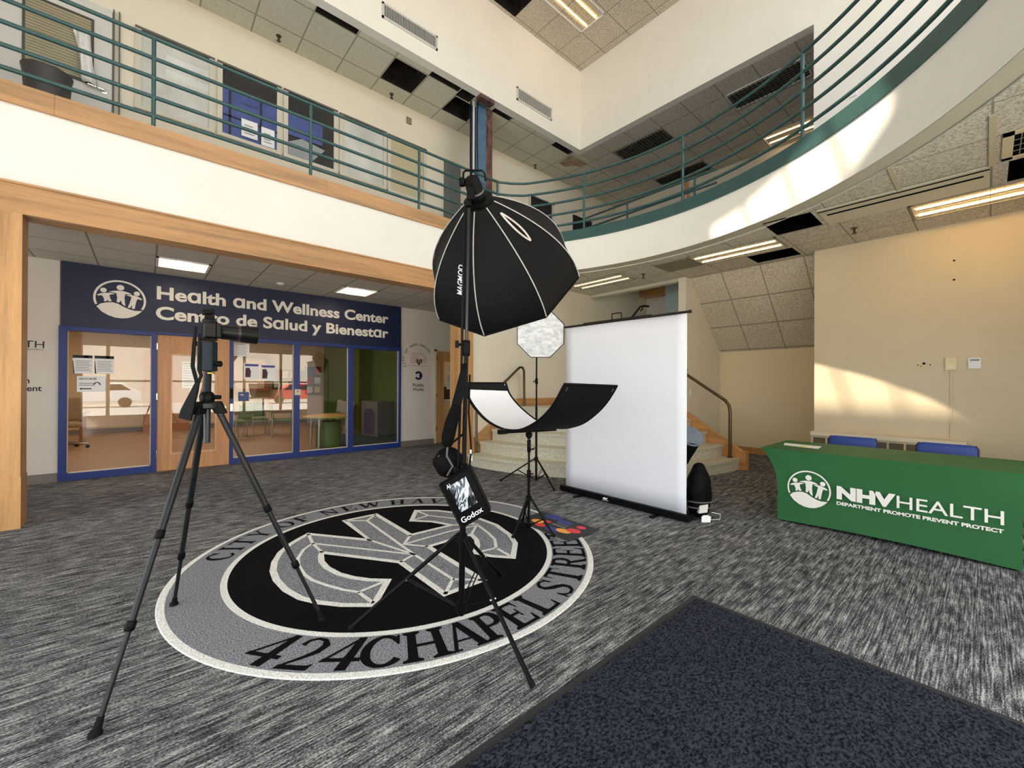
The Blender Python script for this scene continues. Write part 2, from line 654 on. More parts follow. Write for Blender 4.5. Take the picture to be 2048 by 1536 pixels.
# left balcony
sbx('wall_balcony', WHITE, -3.5, 5.20, 6.18, 6.30, 3.335, 4.09)
tr = MB()
for x0, x1 in ((-3.5, -0.70), (-0.698, 1.9), (1.902, 4.2), (4.202, 5.24)):
    tr.box(x0, x1, 6.145, 6.30, 4.085, 4.285)
ST(tr.build('trim_2', OAKX))
sbx('floor_balcony', mat('grey carpet upper', (92, 92, 94), 0.95, var=0.05, vs=60), -3.5, 10.8, 6.30, 7.44, 4.06, 4.12)
sbx('wall_hall', BALC, -3.5, 10.8, 7.43, 7.55, 4.06, 7.4)
# balcony ceiling with its bare openings
holes = [(1.81, 2.41, 6.30, 6.41), (3.07, 3.66, 6.44, 7.03), (3.68, 4.28, 6.30, 6.41), (4.30, 4.60, 6.30, 6.52), (4.32, 4.90, 6.55, 7.03), (5.08, 5.53, 6.32, 6.43), (6.81, 7.38, 6.30, 6.45)]


def holed(name, m, x0, x1, y0, y1, z, hs, up=0.25, side=None):
    """flat ceiling with rectangular openings: built as strips round the holes, each opening with dark sides above"""
    xs = sorted({x0, x1} | {h[0] for h in hs} | {h[1] for h in hs})
    ys = sorted({y0, y1} | {h[2] for h in hs} | {h[3] for h in hs})
    b = MB()
    for i in range(len(xs)-1):
        for j in range(len(ys)-1):
            cx, cy = (xs[i]+xs[i+1])/2, (ys[j]+ys[j+1])/2
            if any(h[0] < cx < h[1] and h[2] < cy < h[3] for h in hs):
                continue
            b.poly([(xs[i], ys[j], z), (xs[i+1], ys[j], z), (xs[i+1], ys[j+1], z), (xs[i], ys[j+1], z)])
    o = ST(b.build(name, m))
    v = MB()
    for h in hs:
        a, b_, c, d = h
        v.poly([(a, c, z+up), (b_, c, z+up), (b_, d, z+up), (a, d, z+up)])
        for p, q in (((a, c), (b_, c)), ((b_, c), (b_, d)), ((b_, d), (a, d)), ((a, d), (a, c))):
            v.poly([p+(z-0.003,), q+(z-0.003,), q+(z+up,), p+(z+up,)])
    if hs:
        v.build('open_plenum', side or DARK, o)
    return o


PLEN = mat('dark plenum', (44, 40, 36), 0.95, var=0.06, vs=5, spec=0.05)
holed('ceiling_hall', T_BALC, -3.5, 10.8, 6.30, 7.43, 6.8, holes, 0.3, PLEN)
# high white walls round the void
sbx('wall_void', WHITE, -3.5, 7.60, 6.15, 6.30, 6.80, 8.7)
sbx('wall_void_right', WHITE, 7.45, 7.60, 1.70, 6.15, 6.80, 8.7)
sbx('wall_upper_right', WHITE, 7.45, 7.60, -1.6, 1.70, 4.10, 8.7)
sbx('wall_far_upper', BALC, 10.7, 10.8, -1.6, 7.43, 4.06, 7.4)
up_holes = []
holed('ceiling_upper', T_UP, 7.60, 10.7, -1.6, 6.30, 6.80, up_holes)
hb = MB()
HX = [-3.5, 0.3, 1.3, 4.74, 5.38, 7.45]
HY = [-1.6, 1.9, 4.2, 5.56, 6.08, 6.15]
for i in range(5):
    for j in range(5):
        if (i == 1 and j == 1) or (i == 3 and j == 3):
            continue
        hb.poly([(HX[i], HY[j], 8.6), (HX[i+1], HY[j], 8.6), (HX[i+1], HY[j+1], 8.6), (HX[i], HY[j+1], 8.6)])
hc = ST(hb.build('ceiling_high', T_HIGH))
v = MB()
a, b_, c, d = 4.74, 5.38, 5.56, 6.08
v.poly([(a, c, 8.95), (b_, c, 8.95), (b_, d, 8.95), (a, d, 8.95)])
for p, q in (((a, c), (b_, c)), ((b_, c), (b_, d)), ((b_, d), (a, d)), ((a, d), (a, c))):
    v.poly([p+(8.597,), q+(8.597,), q+(8.95,), p+(8.95,)])
v.build('open_plenum', PLEN, hc)
sk = empty_struct('window_roof', (0.8, 3.05, 8.65))
v = MB()
for y in (1.9, 2.45, 3.0, 3.6, 4.16):
    v.box(0.3, 1.3, y, y+0.05, 8.60, 8.70)
v.box(0.26, 0.3, 1.9, 4.2, 8.6, 8.7)
v.box(1.3, 1.34, 1.9, 4.2, 8.6, 8.7)
v.build('window_frame', mat('window frame cream', (226, 214, 190), 0.5), sk)
MB().poly([(0.3, 1.9, 8.66), (1.3, 1.9, 8.66), (1.3, 4.2, 8.66), (0.3, 4.2, 8.66)]).build('pane', ROOFGLASS, sk)

# ---- curved balcony: plan circle centre (2.11, 3.47)
CX, CY, CR = 2.11, 3.47, 4.16
A0, A1 = -98.0, 41.0


def arc(r, a):
    return (CX+r*math.cos(R(a)), CY+r*math.sin(R(a)))


AS = [A0+(A1-A0)*i/72 for i in range(73)]
ZF0, ZF1, ZF2 = 3.545, 4.10, 4.285
fa = MB()
fa.grid(lambda u, v: arc(CR, A0+(A1-A0)*u)+(ZF0+(ZF1-ZF0)*v,), 72, 1)
fa.grid(lambda u, v: arc(CR+0.20*v, A0+(A1-A0)*u)+(ZF0,), 72, 1)
fa.grid(lambda u, v: arc(CR+0.20, A0+(A1-A0)*u)+(ZF0-0.02+0.1*v,), 72, 1)
ST(fa.build('wall_balcony_curved', WHITE, smooth=40))
bd = MB().grid(lambda u, v: arc(CR+0.004+0.20*v, A0+(A1-A0)*u)+(ZF0-0.004,), 72, 1)
ST(bd.build('trim_soffit', SOFGREY))
tb = MB()
prof = [(-0.018, ZF1), (-0.018, ZF2), (0.10, ZF2), (0.10, ZF1)]
vs = [arc(CR+p[0], a)+(p[1],) for a in AS for p in prof]
tb.add(vs, [(4*i+k, 4*i+(k+1) % 4, 4*i+4+(k+1) % 4, 4*i+4+k) for i in range(72) for k in range(4)])
ST(tb.build('trim_curved', TEAL, smooth=40))
deck = [arc(CR+0.02, a) for a in AS] + [(5.25, 6.30), (10.8, 6.30), (10.8, -1.6), (arc(CR, A0)[0], -1.6)]
ST(MB().poly([p+(4.11,) for p in deck]).build('floor_upper', mat('grey carpet upper', (92, 92, 94), 0.95)))
# lower ceiling behind the curve, with bare openings: strips between grid lines cut by the arc
RIGHT_HOLES = [(6.08, 6.66, 1.42, 1.94), (7.42, 7.90, 1.97, 2.60), (6.10, 6.68, -0.75, -0.14)]


def right_ceiling():
    b = MB()
    ys = sorted({-1.6, 6.2} | {h[2] for h in RIGHT_HOLES} | {h[3] for h in RIGHT_HOLES} | {-1.6+0.13*i for i in range(60)})

    def xin(y):
        r = CR+0.19
        dy = y-CY
        return CX+math.sqrt(max(0.0, r*r-dy*dy)) if abs(dy) < r else CX
    for j in range(len(ys)-1):
        ya, yb = ys[j], ys[j+1]
        yc = (ya+yb)/2
        xs = [None]+sorted(x for h in RIGHT_HOLES if h[2] < yc < h[3] for x in h[:2])+[8.06]
        for i in range(0, len(xs), 2):
            xa, xb = xs[i], xs[i+1]
            b.poly([(xin(ya) if xa is None else xa, ya, 3.53), (xb, ya, 3.53), (xb, yb, 3.53), (xin(yb) if xa is None else xa, yb, 3.53)])
    o = ST(b.build('ceiling_right', T_RIGHT))
    v = MB()
    for h in RIGHT_HOLES:
        a, b_, c, d = h
        z, up = 3.53, 0.3
        v.poly([(a, c, z+up), (b_, c, z+up), (b_, d, z+up), (a, d, z+up)])
        for p, q in (((a, c), (b_, c)), ((b_, c), (b_, d)), ((b_, d), (a, d)), ((a, d), (a, c))):
            v.poly([p+(z-0.003,), q+(z-0.003,), q+(z+up,), p+(z+up,)])
    v.build('open_plenum', DARK, o)


right_ceiling()
# right-hand walls, alcove under the stairs, stair enclosure
sbx('wall_right', CREAM, 7.90, 8.04, -1.6, 1.79, 0, 3.54)
f = MB()
f.box(8.04, 9.62, 1.65, 1.79, 0, 3.54)
f.box(9.50, 9.62, 1.79, 3.87, 0, 2.3)
ST(f.build('wall_alcove', mat('painted warm ivory', (232, 214, 178), 0.75, spec=0.25)))
ST(MB().poly([(8.05, 1.79, 3.53), (8.05, 3.87, 3.53), (9.62, 3.87, 2.03), (9.62, 1.79, 2.03)]).build('ceiling_slope', T_SLOPE))
sbx('baseboard_alcove', OAKY, 9.485, 9.50, 1.79, 3.87, 0, 0.13)
sbx('wall_stair_right', STAIRW, 7.90, 10.5, 3.87, 4.02, 0, 4.06)
sbx('wall_stair_left', STAIRW, 4.47, 10.5, 6.20, 6.36, 0, 4.06)
f = MB()
f.box(7.90, 8.06, 4.02, 6.20, 3.47, 4.06)
ST(f.build('wall_stair_header', mat('soffit grey paint', (196, 190, 172))))
sbx('wall_stair_end', GREYW, 10.4, 10.5, 4.02, 6.2, 0, 5.4)
sbx('wall_stair_blue', mat('pale blue paint', (196, 214, 216), 0.7), 10.0, 10.4, 4.02, 5.44, 1.0, 5.4)
sbx('trim_stair_rail', OAKY, 10.02, 10.38, 5.44, 6.19, 3.80, 3.98)

# ---- bowed stairs
SX, SY = 7.5, 6.0
RS = [3.25, 2.98, 2.70, 2.42, 2.14]
stairs = empty_struct('staircase', (SX, SY, 0))
for k, r in enumerate(RS):
    z0, z1 = 0.2*k, 0.2*(k+1)
    pts = circle_pts(SX, SY, r, 28, 180, 270)
    b = MB().slab([p+(z0,) for p in pts]+[(SX, SY, z0)], (0, 0, 1), 0.2-0.045)
    pr = circle_pts(SX, SY, r+0.022, 28, 180, 270)
    b.slab([p+(z1-0.045,) for p in pr]+[(SX, SY, z1-0.045)], (0, 0, 1), 0.045)
    b.build('step', TERRAZZO, stairs, smooth=35)
MB().box(SX-2.14, SX, SY-0.01, SY+0.19, 0, 1.0).box(SX, 10.4, 4.02, 6.19, 0, 1.0).build('landing', TERRAZZO, stairs)
sg = [(4.20, 0), (5.36, 0), (5.36, 1.0), (7.9, 1.0), (7.9, 1.14), (5.50, 1.14), (4.20, 0.22)]
MB().slab([(p[0], 6.05, p[1]) for p in sg], (0, 1, 0), 0.145).build('stringer', OAKX, stairs)
sg = [(2.64, 0), (3.30, 0), (3.86, 0.55), (3.86, 1.04), (2.72, 0.31), (2.64, 0.31)]
MB().slab([(7.50, p[0], p[1]) for p in sg], (1, 0, 0), 0.12).build('stringer', OAKY, stairs)
h1 = MB().tube([(4.45, 6.03, 0.2), (4.45, 6.03, 0.90), (4.49, 6.03, 0.98), (4.56, 6.03, 1.04), (5.42, 6.03, 1.70), (5.50, 6.03, 1.755), (5.57, 6.03, 1.755), (5.61, 6.03, 1.69), (5.62, 6.03, 1.0)], 0.024, 10)
h1.lathe([(0.04, 0), (0.04, 0.012)], (4.45, 6.03, 0.2)).lathe([(0.04, 0), (0.04, 0.012)], (5.62, 6.03, 1.0))
tag(h1.build('handrail', BRONZE, smooth=40), 'brown metal tube handrail on the oak column side of the stairs', 'handrail')
h2 = MB().tube([(7.42, 2.86, 0.2), (7.42, 2.86, 0.98), (7.42, 2.88, 1.08), (7.42, 2.94, 1.16), (7.42, 3.60, 1.60), (7.42, 3.80, 1.74)], 0.027, 10)
h2.lathe([(0.045, 0), (0.045, 0.012)], (7.42, 2.86, 0.2)).tube([(7.42, 3.78, 1.72), (7.9, 3.84, 1.72)], 0.015, 8)
tag(h2.build('handrail', BRONZE, smooth=40), 'brown metal tube handrail on the green table side of the stairs', 'handrail')

# ---- health centre room behind the shop front
sbx('floor_wood', WOODFLOOR, -3.5, 8.0, 8.70, 16.7, -0.12, 0.0)
sbx('wall_centre_back', mat('centre beige', (214, 192, 160), 0.8), -3.5, 5.08, 16.6, 16.7, 0, 3.3)
sbx('wall_centre_green', mat('leaf green paint', (56, 86, 20), 0.7, var=0.02), 5.08, 5.18, 8.9, 16.7, 0, 3.3)
sbx('column_green', mat('leaf green paint', (56, 86, 20)), 4.72, 5.08, 12.2, 12.6, 0, 3.0)
sbx('wall_works', mat('centre beige', (214, 192, 160)), 5.18, 8.0, 11.6, 11.7, 0, 3.3)
sbx('wall_right_back', CREAM, 7.9, 8.04, 6.36, 11.7, 0, 3.3)
sbx('ceiling_centre', mat('centre ceiling', (214, 206, 192), 0.9), -3.5, 8.0, 8.9, 16.7, 2.95, 3.0)
sbx('baseboard_centre', mat('grey baseboard', (118, 112, 106)), -3.5, 5.08, 16.585, 16.6, 0, 0.13)
# street side, seen only as a reflection in the shop glass
sbx('ground', mat('pale concrete paving', (206, 200, 190), 0.9, var=0.05, vs=1.2), -40, 40, -40, -1.76, -0.3, -0.12)
e = MB().box(-24, 24, -27, -26, -0.2, 7.5)
ob = e.build('building', mat('pale siding', (226, 216, 200), 0.8, var=0.03, vs=6, stretch=(0.1, 0.1, 4)))
tag(ob, 'pale clapboard building across the street, mirrored in the shop windows', 'building')

sbx('roof', WHITE, -3.6, 10.8, 6.16, 7.6, 7.3, 7.4)  # unseen slab added to stop light leaking through the hall ceiling
sbx('leak_slab_upper', WHITE, 7.5, 10.8, -1.75, 6.3, 7.3, 7.4)  # unseen slab added against light leaks over the upper ceiling
# ================================================================ shop front, upper hall, lights, vents, railings
YS = 8.76
# blue frame of the shop front
f = MB()
for x0, x1 in ((-0.935, -0.852), (0.065, 0.135), (1.105, 1.155), (2.125, 2.228), (3.155, 3.258), (4.278, 4.325)):
    f.box(x0, x1, YS-0.05, YS+0.10, 0, 2.23)
for x0, x1 in ((-0.852, 0.065), (1.155, 2.125), (2.228, 3.155), (3.258, 4.278)):
    f.box(x0, x1, YS-0.05, YS+0.10, 0, 0.105)
    f.box(x0, x1, YS-0.05, YS+0.10, 2.165, 2.23)
f.box(0.135, 1.105, YS-0.05, YS+0.10, 2.19, 2.23)
ST(f.build('trim_shop_front', BLUEF, bevel=0.004))
bead = mat('pale glazing bead', (222, 210, 188), 0.5)
for i, (x0, x1) in enumerate(((-0.852, 0.065), (1.155, 2.125), (2.228, 3.155), (3.258, 4.278))):
    wn = empty_struct('window_%d' % (10+i), ((x0+x1)/2, YS, 0.1))
    b = MB()
    b.box(x0, x1, YS+0.004, YS+0.016, 0.105, 0.118)
    b.box(x0, x0+0.012, YS+0.004, YS+0.016, 0.105, 2.165)
    b.box(x1-0.012, x1, YS+0.004, YS+0.016, 0.105, 2.165)
    b.build('window_bead', bead, wn)
    MB().poly([(x0, YS+0.02, 0.105), (x1, YS+0.02, 0.105), (x1, YS+0.02, 2.165), (x0, YS+0.02, 2.165)]).build('pane', SHOPGLASS, wn)
# maple entrance door with a vision panel
d1 = empty_struct('door_1', (0.62, YS, 0))
b = MB()
gx0, gx1, gz0, gz1 = 0.325, 0.895, 0.28, 1.87
b.box(0.138, gx0, YS-0.02, YS+0.025, 0.005, 2.188).box(gx1, 1.102, YS-0.02, YS+0.025, 0.005, 2.188)
b.box(gx0, gx1, YS-0.02, YS+0.025, 0.005, gz0).box(gx0, gx1, YS-0.02, YS+0.025, gz1, 2.188)
b.build('door_leaf', DOORW, d1)
b = MB()
b.box(gx0-0.02, gx1+0.02, YS-0.027, YS-0.019, gz0-0.02, gz0).box(gx0-0.02, gx1+0.02, YS-0.027, YS-0.019, gz1, gz1+0.02)
b.box(gx0-0.02, gx0, YS-0.027, YS-0.019, gz0, gz1).box(gx1, gx1+0.02, YS-0.027, YS-0.019, gz0, gz1)
b.build('glazing_bead', wood('maple bead', (222, 176, 130), 'Z', 0.9), d1)
MB().poly([(gx0, YS, gz0), (gx1, YS, gz0), (gx1, YS, gz1), (gx0, YS, gz1)]).build('pane', SHOPGLASS, d1)
MB().lathe([(0.035, 0), (0.035, 0.008), (0.015, 0.012), (0.015, 0.05), (0.028, 0.055), (0.028, 0.075)], (1.02, YS-0.02, 1.0), (0, -1, 0), 18).build('door_handle', CHROME, d1, smooth=40)
b = MB()
for z in (0.25, 1.15, 1.95):
    b.box(0.128, 0.142, YS-0.056, YS-0.02, z, z+0.10)
b.build('hinge', CHROME, d1)
MB().box(1.108, 1.15, YS-0.058, YS-0.05, 0.93, 1.06).build('strike_plate', CHROME, d1)
MB().box(1.106, 1.152, YS-0.064, YS-0.05, 1.15, 1.33).build('card_reader', BLACK, d1)
# works department door
d2 = empty_struct('door_2', (5.73, YS, 0))
b = MB()
b.box(5.20, 5.255, 8.72, 8.78, 0, 2.26).box(6.205, 6.26, 8.72, 8.78, 0, 2.26).box(5.20, 6.26, 8.72, 8.78, 2.215, 2.26)
b.build('door_frame', CREAM, d2)
b = MB()
b.box(5.26, 5.47, 8.74, 8.785, 0.01, 2.21).box(6.0, 6.20, 8.74, 8.785, 0.01, 2.21).box(5.47, 6.0, 8.74, 8.785, 0.01, 0.24).box(5.47, 6.0, 8.74, 8.785, 1.98, 2.21)
b.build('door_leaf', OAKZ, d2)
MB().poly([(5.47, 8.76, 0.24), (6.0, 8.76, 0.24), (6.0, 8.76, 1.98), (5.47, 8.76, 1.98)]).build('pane', GLASS, d2)
b = MB()
for z in (0.3, 1.1, 2.0):
    b.box(5.245, 5.265, 8.715, 8.742, z, z+0.11)
b.build('hinge', mat('brown hinge', (120, 80, 50), 0.4, 0.6), d2)
for x0, z0, w_, h_, l in ((5.56, 1.30, 0.30, 0.40, 'white notice taped low inside the works door glass'), (5.60, 1.72, 0.24, 0.20, 'small white notice taped high inside the works door glass')):
    t = thing('notice', l, 'paper', (x0, 8.77, z0), 'notices on the works door')
    bx('sheet', PAPER, x0, x0+w_, 8.768, 8.771, z0, z0+h_, t)
    b = MB()
    for i in range(6):
        b.box(x0+0.03, x0+w_-0.03-0.02*(i % 3), 8.7655, 8.767, z0+h_*(0.14+0.13*i), z0+h_*(0.14+0.13*i)+0.012)
    b.build('print', mat('grey print', (120, 118, 118)), t)
t = thing('counter_box', 'dark grey box on a white ledge seen through the works door', 'box', (5.62, 9.6, 1.0))
MB().box(5.52, 6.2, 9.55, 9.85, 1.02, 1.36).build('body', mat('dark grey shell', (58, 58, 60)), t)
tag(bx('wall_ledge', PAPER, 5.19, 6.8, 9.5, 9.95, 0.94, 1.0), 'white counter ledge behind the works door glass', 'counter')

# ---- navy sign with lettering
sg = thing('sign_board', 'navy sign reading Health and Wellness Center above the glazed front', 'sign', (1.7, YS-0.03, 2.23))
MB().box(-0.915, 4.325, YS-0.035, YS+0.02, 2.23, 3.158).build('panel', NAVY, sg)
yy = YS-0.040
b = MB()
fn = onY(yy)
A_ = '\u0251'
b.text('He'+A_+'lth '+A_+'nd Wellness Center', 0.205, fn, 0.031, x0=0.125, y0=2.760, fit=3.895)
b.text('Centro de S'+A_+'lud y Bienest'+A_+'r', 0.205, fn, 0.031, x0=0.115, y0=2.440, fit=3.905)
b.build('lettering', LETTERW, sg)
b = MB()
people_logo(b, lambda u, v: (-0.297+0.294*u, yy, 2.688+0.288*v), 0.09)
b.build('emblem', LETTERW, sg)

# ---- notices on the shop glass
yg = YS+0.012


def notice(label, x0, x1, z0, z1, style):
    t = thing('notice', label, 'notice', ((x0+x1)/2, yg, z0), 'notices on the shop glass')
    w_, h_ = x1-x0, z1-z0
    MB().box(x0, x1, yg-0.002, yg+0.002, z0, z1).build('sheet', PAPER, t)
    F = lambda u, v: (x0+u*w_, yg-0.004, z0+v*h_)
    q = MB()
    q2 = MB()
    if style == 'head':
        q.shape([(0, .84), (1, .84), (1, 1), (0, 1)], F)
        q.shape([(0.02, 0.0), (0.10, 0.0), (0.03, 0.7), (0.0, 0.7)], F)
        for i in range(7):
            q2.shape([(.15, .14+.09*i), (.92-.05*(i % 3), .14+.09*i), (.92-.05*(i % 3), .165+.09*i), (.15, .165+.09*i)], F)
        q2.add([F(.68+.13*math.cos(R(a)), .91+.06*math.sin(R(a))) for a in range(0, 360, 30)], [tuple(range(12))])
        m2 = mat('grey print', (120, 118, 118))
        m1 = LETTERB
    elif style == 'arrow':
        q.text('HEALTH CENTER', 0.028, F and (lambda a, b_: (a, yg-0.004, b_)), 0.02, x0=x0+0.02, y0=z0+h_*0.78, fit=w_*0.62)
        q.shape([(.08, .2), (.16, .28), (.16, .235), (.5, .235), (.5, .17), (.16, .17), (.16, .12)], F)
        q.ribbon([(.70+.12*math.cos(R(a)), .36+.26*math.sin(R(a))) for a in range(20, 161, 20)], .05, F)
        for i in range(2):
            q2.shape([(.07, .4+.12*i), (.6, .4+.12*i), (.6, .44+.12*i), (.07, .44+.12*i)], F)
        m1, m2 = LETTERB, mat('grey print', (120, 118, 118))
    elif style == 'photo':
        q.shape([(.05, .82), (.95, .82), (.95, .95), (.05, .95)], F)
        q2.shape([(.08, .12), (.42, .12), (.46, .5), (.34, .72), (.1, .7)], F)
        m1, m2 = mat('violet print', (72, 66, 140)), mat('maroon print', (74, 32, 40))
    else:
        for i in range(9):
            q.shape([(.1, .1+.09*i), (.9-.08*(i % 3), .1+.09*i), (.9-.08*(i % 3), .12+.09*i), (.1, .12+.09*i)], F)
        q2.shape([(.1, .9), (.7, .9), (.7, .95), (.1, .95)], F)
        m1 = m2 = mat('grey print', (120, 118, 118))
    q.build('print', m1, t)
    q2.build('print', m2, t)
    return t


notice('notice with dark heading, leftmost on the first glass pane', -0.80, -0.595, 1.55, 1.82, 'head')
notice('notice with dark heading, second on the first glass pane', -0.575, -0.365, 1.55, 1.82, 'head')
notice('white notice with a black arrow under the two headed notices', -0.755, -0.455, 1.28, 1.51, 'arrow')
notice('tall printed list taped on the maple door glass', 0.45, 0.64, 1.33, 1.775, 'list')
notice('grey printed sheet taped high beside the camera lens', 1.165, 1.40, 1.90, 2.13, 'list')
notice('violet headed flyer, first of the pair on the second pane', 1.32, 1.555, 1.495, 1.78, 'photo')
notice('violet headed flyer, second of the pair by the middle post', 1.585, 1.82, 1.475, 1.765, 'photo')
t = thing('room_plaque', 'small navy room plaque on the glass beside the maple door', 'sign', (1.31, yg, 1.1))
MB().box(1.236, 1.40, yg-0.004, yg+0.004, 1.10, 1.262).build('plate', mat('plaque blue', (44, 66, 120), 0.4), t)
MB().text('100', 0.03, onY(yg-0.006), 0.01, x0=1.26, y0=1.20).build('lettering', LETTERW, t)
t = thing('lock_plate', 'small beige lock plate on the middle blue post', 'lock', (2.19, YS-0.05, 1.2))
MB().box(2.135, 2.24, YS-0.062, YS-0.05, 1.20, 1.31).build('plate', mat('beige plastic', (214, 200, 176), 0.4), t)
MB().lathe([(0.012, 0), (0.012, 0.01)], (2.19, YS-0.062, 1.27), (0, -1, 0), 10).build('cylinder', BRONZE, t)

# ---- lettering applied to the walls beside the shop front
t = thing('wall_decal', 'dark City of New Haven arch with heart on the works wall', 'decal', (4.77, YS-0.002, 1.83))
b = MB()
word = 'CITY OF NEW HAVEN'
ccx, ccz, rr = 4.775, 1.98, 0.335
for i, ch in enumerate(word+' '):
    a = 204-i*(204-38)/(len(word)-1)
    ca, sa = math.cos(R(a)), math.sin(R(a))
    if ch == ' ':
        b.build('lettering', LETTERB, t)
        b = MB()
        continue
    vs, fs = glyphs(ch, 0.012)
    mx = max(v_[0] for v_ in vs)/2
    k = 0.062/0.727
    b.add([(ccx+ca*(rr+v_[1]*k)+sa*(v_[0]-mx)*k, YS-0.003, ccz+sa*(rr+v_[1]*k)-ca*(v_[0]-mx)*k) for v_ in vs], fs)
PINK = mat('pink brown print', (196, 160, 146))
b = MB()
F = lambda x, z: (x, YS-0.003, z)
b.box(4.52, 5.02, YS-0.004, YS-0.002, 1.845, 1.858)
for i in range(9):
    b.box(4.58+0.048*i, 4.60+0.048*i, YS-0.004, YS-0.002, 1.90, 2.06+0.04*math.sin(i*0.8))
b.text('Department of', 0.045, F, 0.012, x0=4.60, y0=2.12, fit=0.34)
b.ribbon([(4.58, 2.07), (4.78, 2.13), (4.98, 2.07)], 0.014, F)
b.build('print', PINK, t)
hp = [(0.075*math.sin(R(q))**3*1.15+4.795, 1.945+0.0055*(13*math.cos(R(q))-5*math.cos(R(2*q))-2*math.cos(R(3*q))-math.cos(R(4*q)))) for q in range(0, 360, 12)]
MB().shape(hp, F).build('heart', LETTERB, t)
t = thing('wall_decal', 'blue round arrow with the words Public Works below it', 'decal', (4.78, YS-0.002, 1.26))
b = MB()
cx_, cz_ = 4.785, 1.622
b.ribbon([(cx_+0.078*math.cos(R(q)), cz_+0.078*math.sin(R(q))) for q in range(-150, 151, 10)], 0.05, F)
b.shape([(cx_+0.02, cz_+0.05), (cx_+0.078, cz_), (cx_+0.02, cz_-0.05)], lambda x, z: (x, YS-0.0035, z))
b.build('arrow_ring', NAVY, t)
b = MB()
b.text('Public', 0.075, F, 0.012, x0=4.64, y0=1.365, fit=0.285)
b.build('lettering', LETTERB, t)
b = MB()
b.text('Works', 0.075, F, 0.012, x0=4.635, y0=1.265, fit=0.285)
b.build('lettering', LETTERB, t)
t = thing('wall_decal', 'black round logo and HEALTH lettering on wall beside the left post', 'decal', (-1.3, YS-0.002, 1.85))
b = MB()
b.ribbon([(-1.345+0.105*math.cos(R(q)), 2.135+0.105*math.sin(R(q))) for q in range(0, 360, 12)], 0.014, F, closed=True)
b.text('HEALTH', 0.10, F, 0.004, x0=-1.62, y0=1.90, fit=0.545)
b.text('PROMOTE PREVENT PROTECT', 0.018, F, 0.01, x0=-1.62, y0=1.865, fit=0.54)
b.build('lettering', LETTERB, t)
t = thing('wall_decal', 'black Health Department lettering low on wall beside the left post', 'decal', (-1.3, YS-0.002, 1.3))
b = MB()
b.text('He'+A_+'lth', 0.082, F, 0.02, x0=-1.51, y0=1.405, fit=0.30)
b.build('lettering', LETTERB, t)
b = MB()
b.text('Dep'+A_+'rtment', 0.082, F, 0.02, x0=-1.64, y0=1.295, fit=0.545)
b.build('lettering', LETTERB, t)

# ---- alcove ceiling: two square lights, smoke detector
def square_light(x0, y0, label):
    t = thing('ceiling_light', label, 'ceiling light', (x0+0.31, y0+0.31, 3.16), 'square lights in the alcove ceiling')
    b = MB()
    s = 0.62
    b.box(x0, x0+s, y0, y0+0.03, 3.145, 3.16).box(x0, x0+s, y0+s-0.03, y0+s, 3.145, 3.16)
    b.box(x0, x0+0.03, y0, y0+s, 3.145, 3.16).box(x0+s-0.03, x0+s, y0, y0+s, 3.145, 3.16)
    b.build('frame', PAPER, t)
    MB().box(x0+0.03, x0+s-0.03, y0+0.03, y0+s-0.03, 3.150, 3.157).build('reflector', emis('soft lit reflector', (255, 214, 176), 1.6), t)
    MB().box(x0+0.22, x0+s-0.22, y0+0.06, y0+s-0.06, 3.142, 3.149).build('diffuser', emis('lit lamp basket', (255, 240, 220), 9.0), t)


square_light(0.10, 7.53, 'square lit ceiling light over the round emblem on the sign')
square_light(2.66, 7.53, 'square lit ceiling light over the word Center on the sign')
t = thing('smoke_detector', 'round white detector between the two square ceiling lights', 'detector', (1.75, 8.1, 3.16))
MB().lathe([(0.06, 0), (0.06, 0.02), (0.035, 0.035)], (1.75, 8.1, 3.16), (0, 0, -1), 18).build('body', PAPER, t, smooth=40)

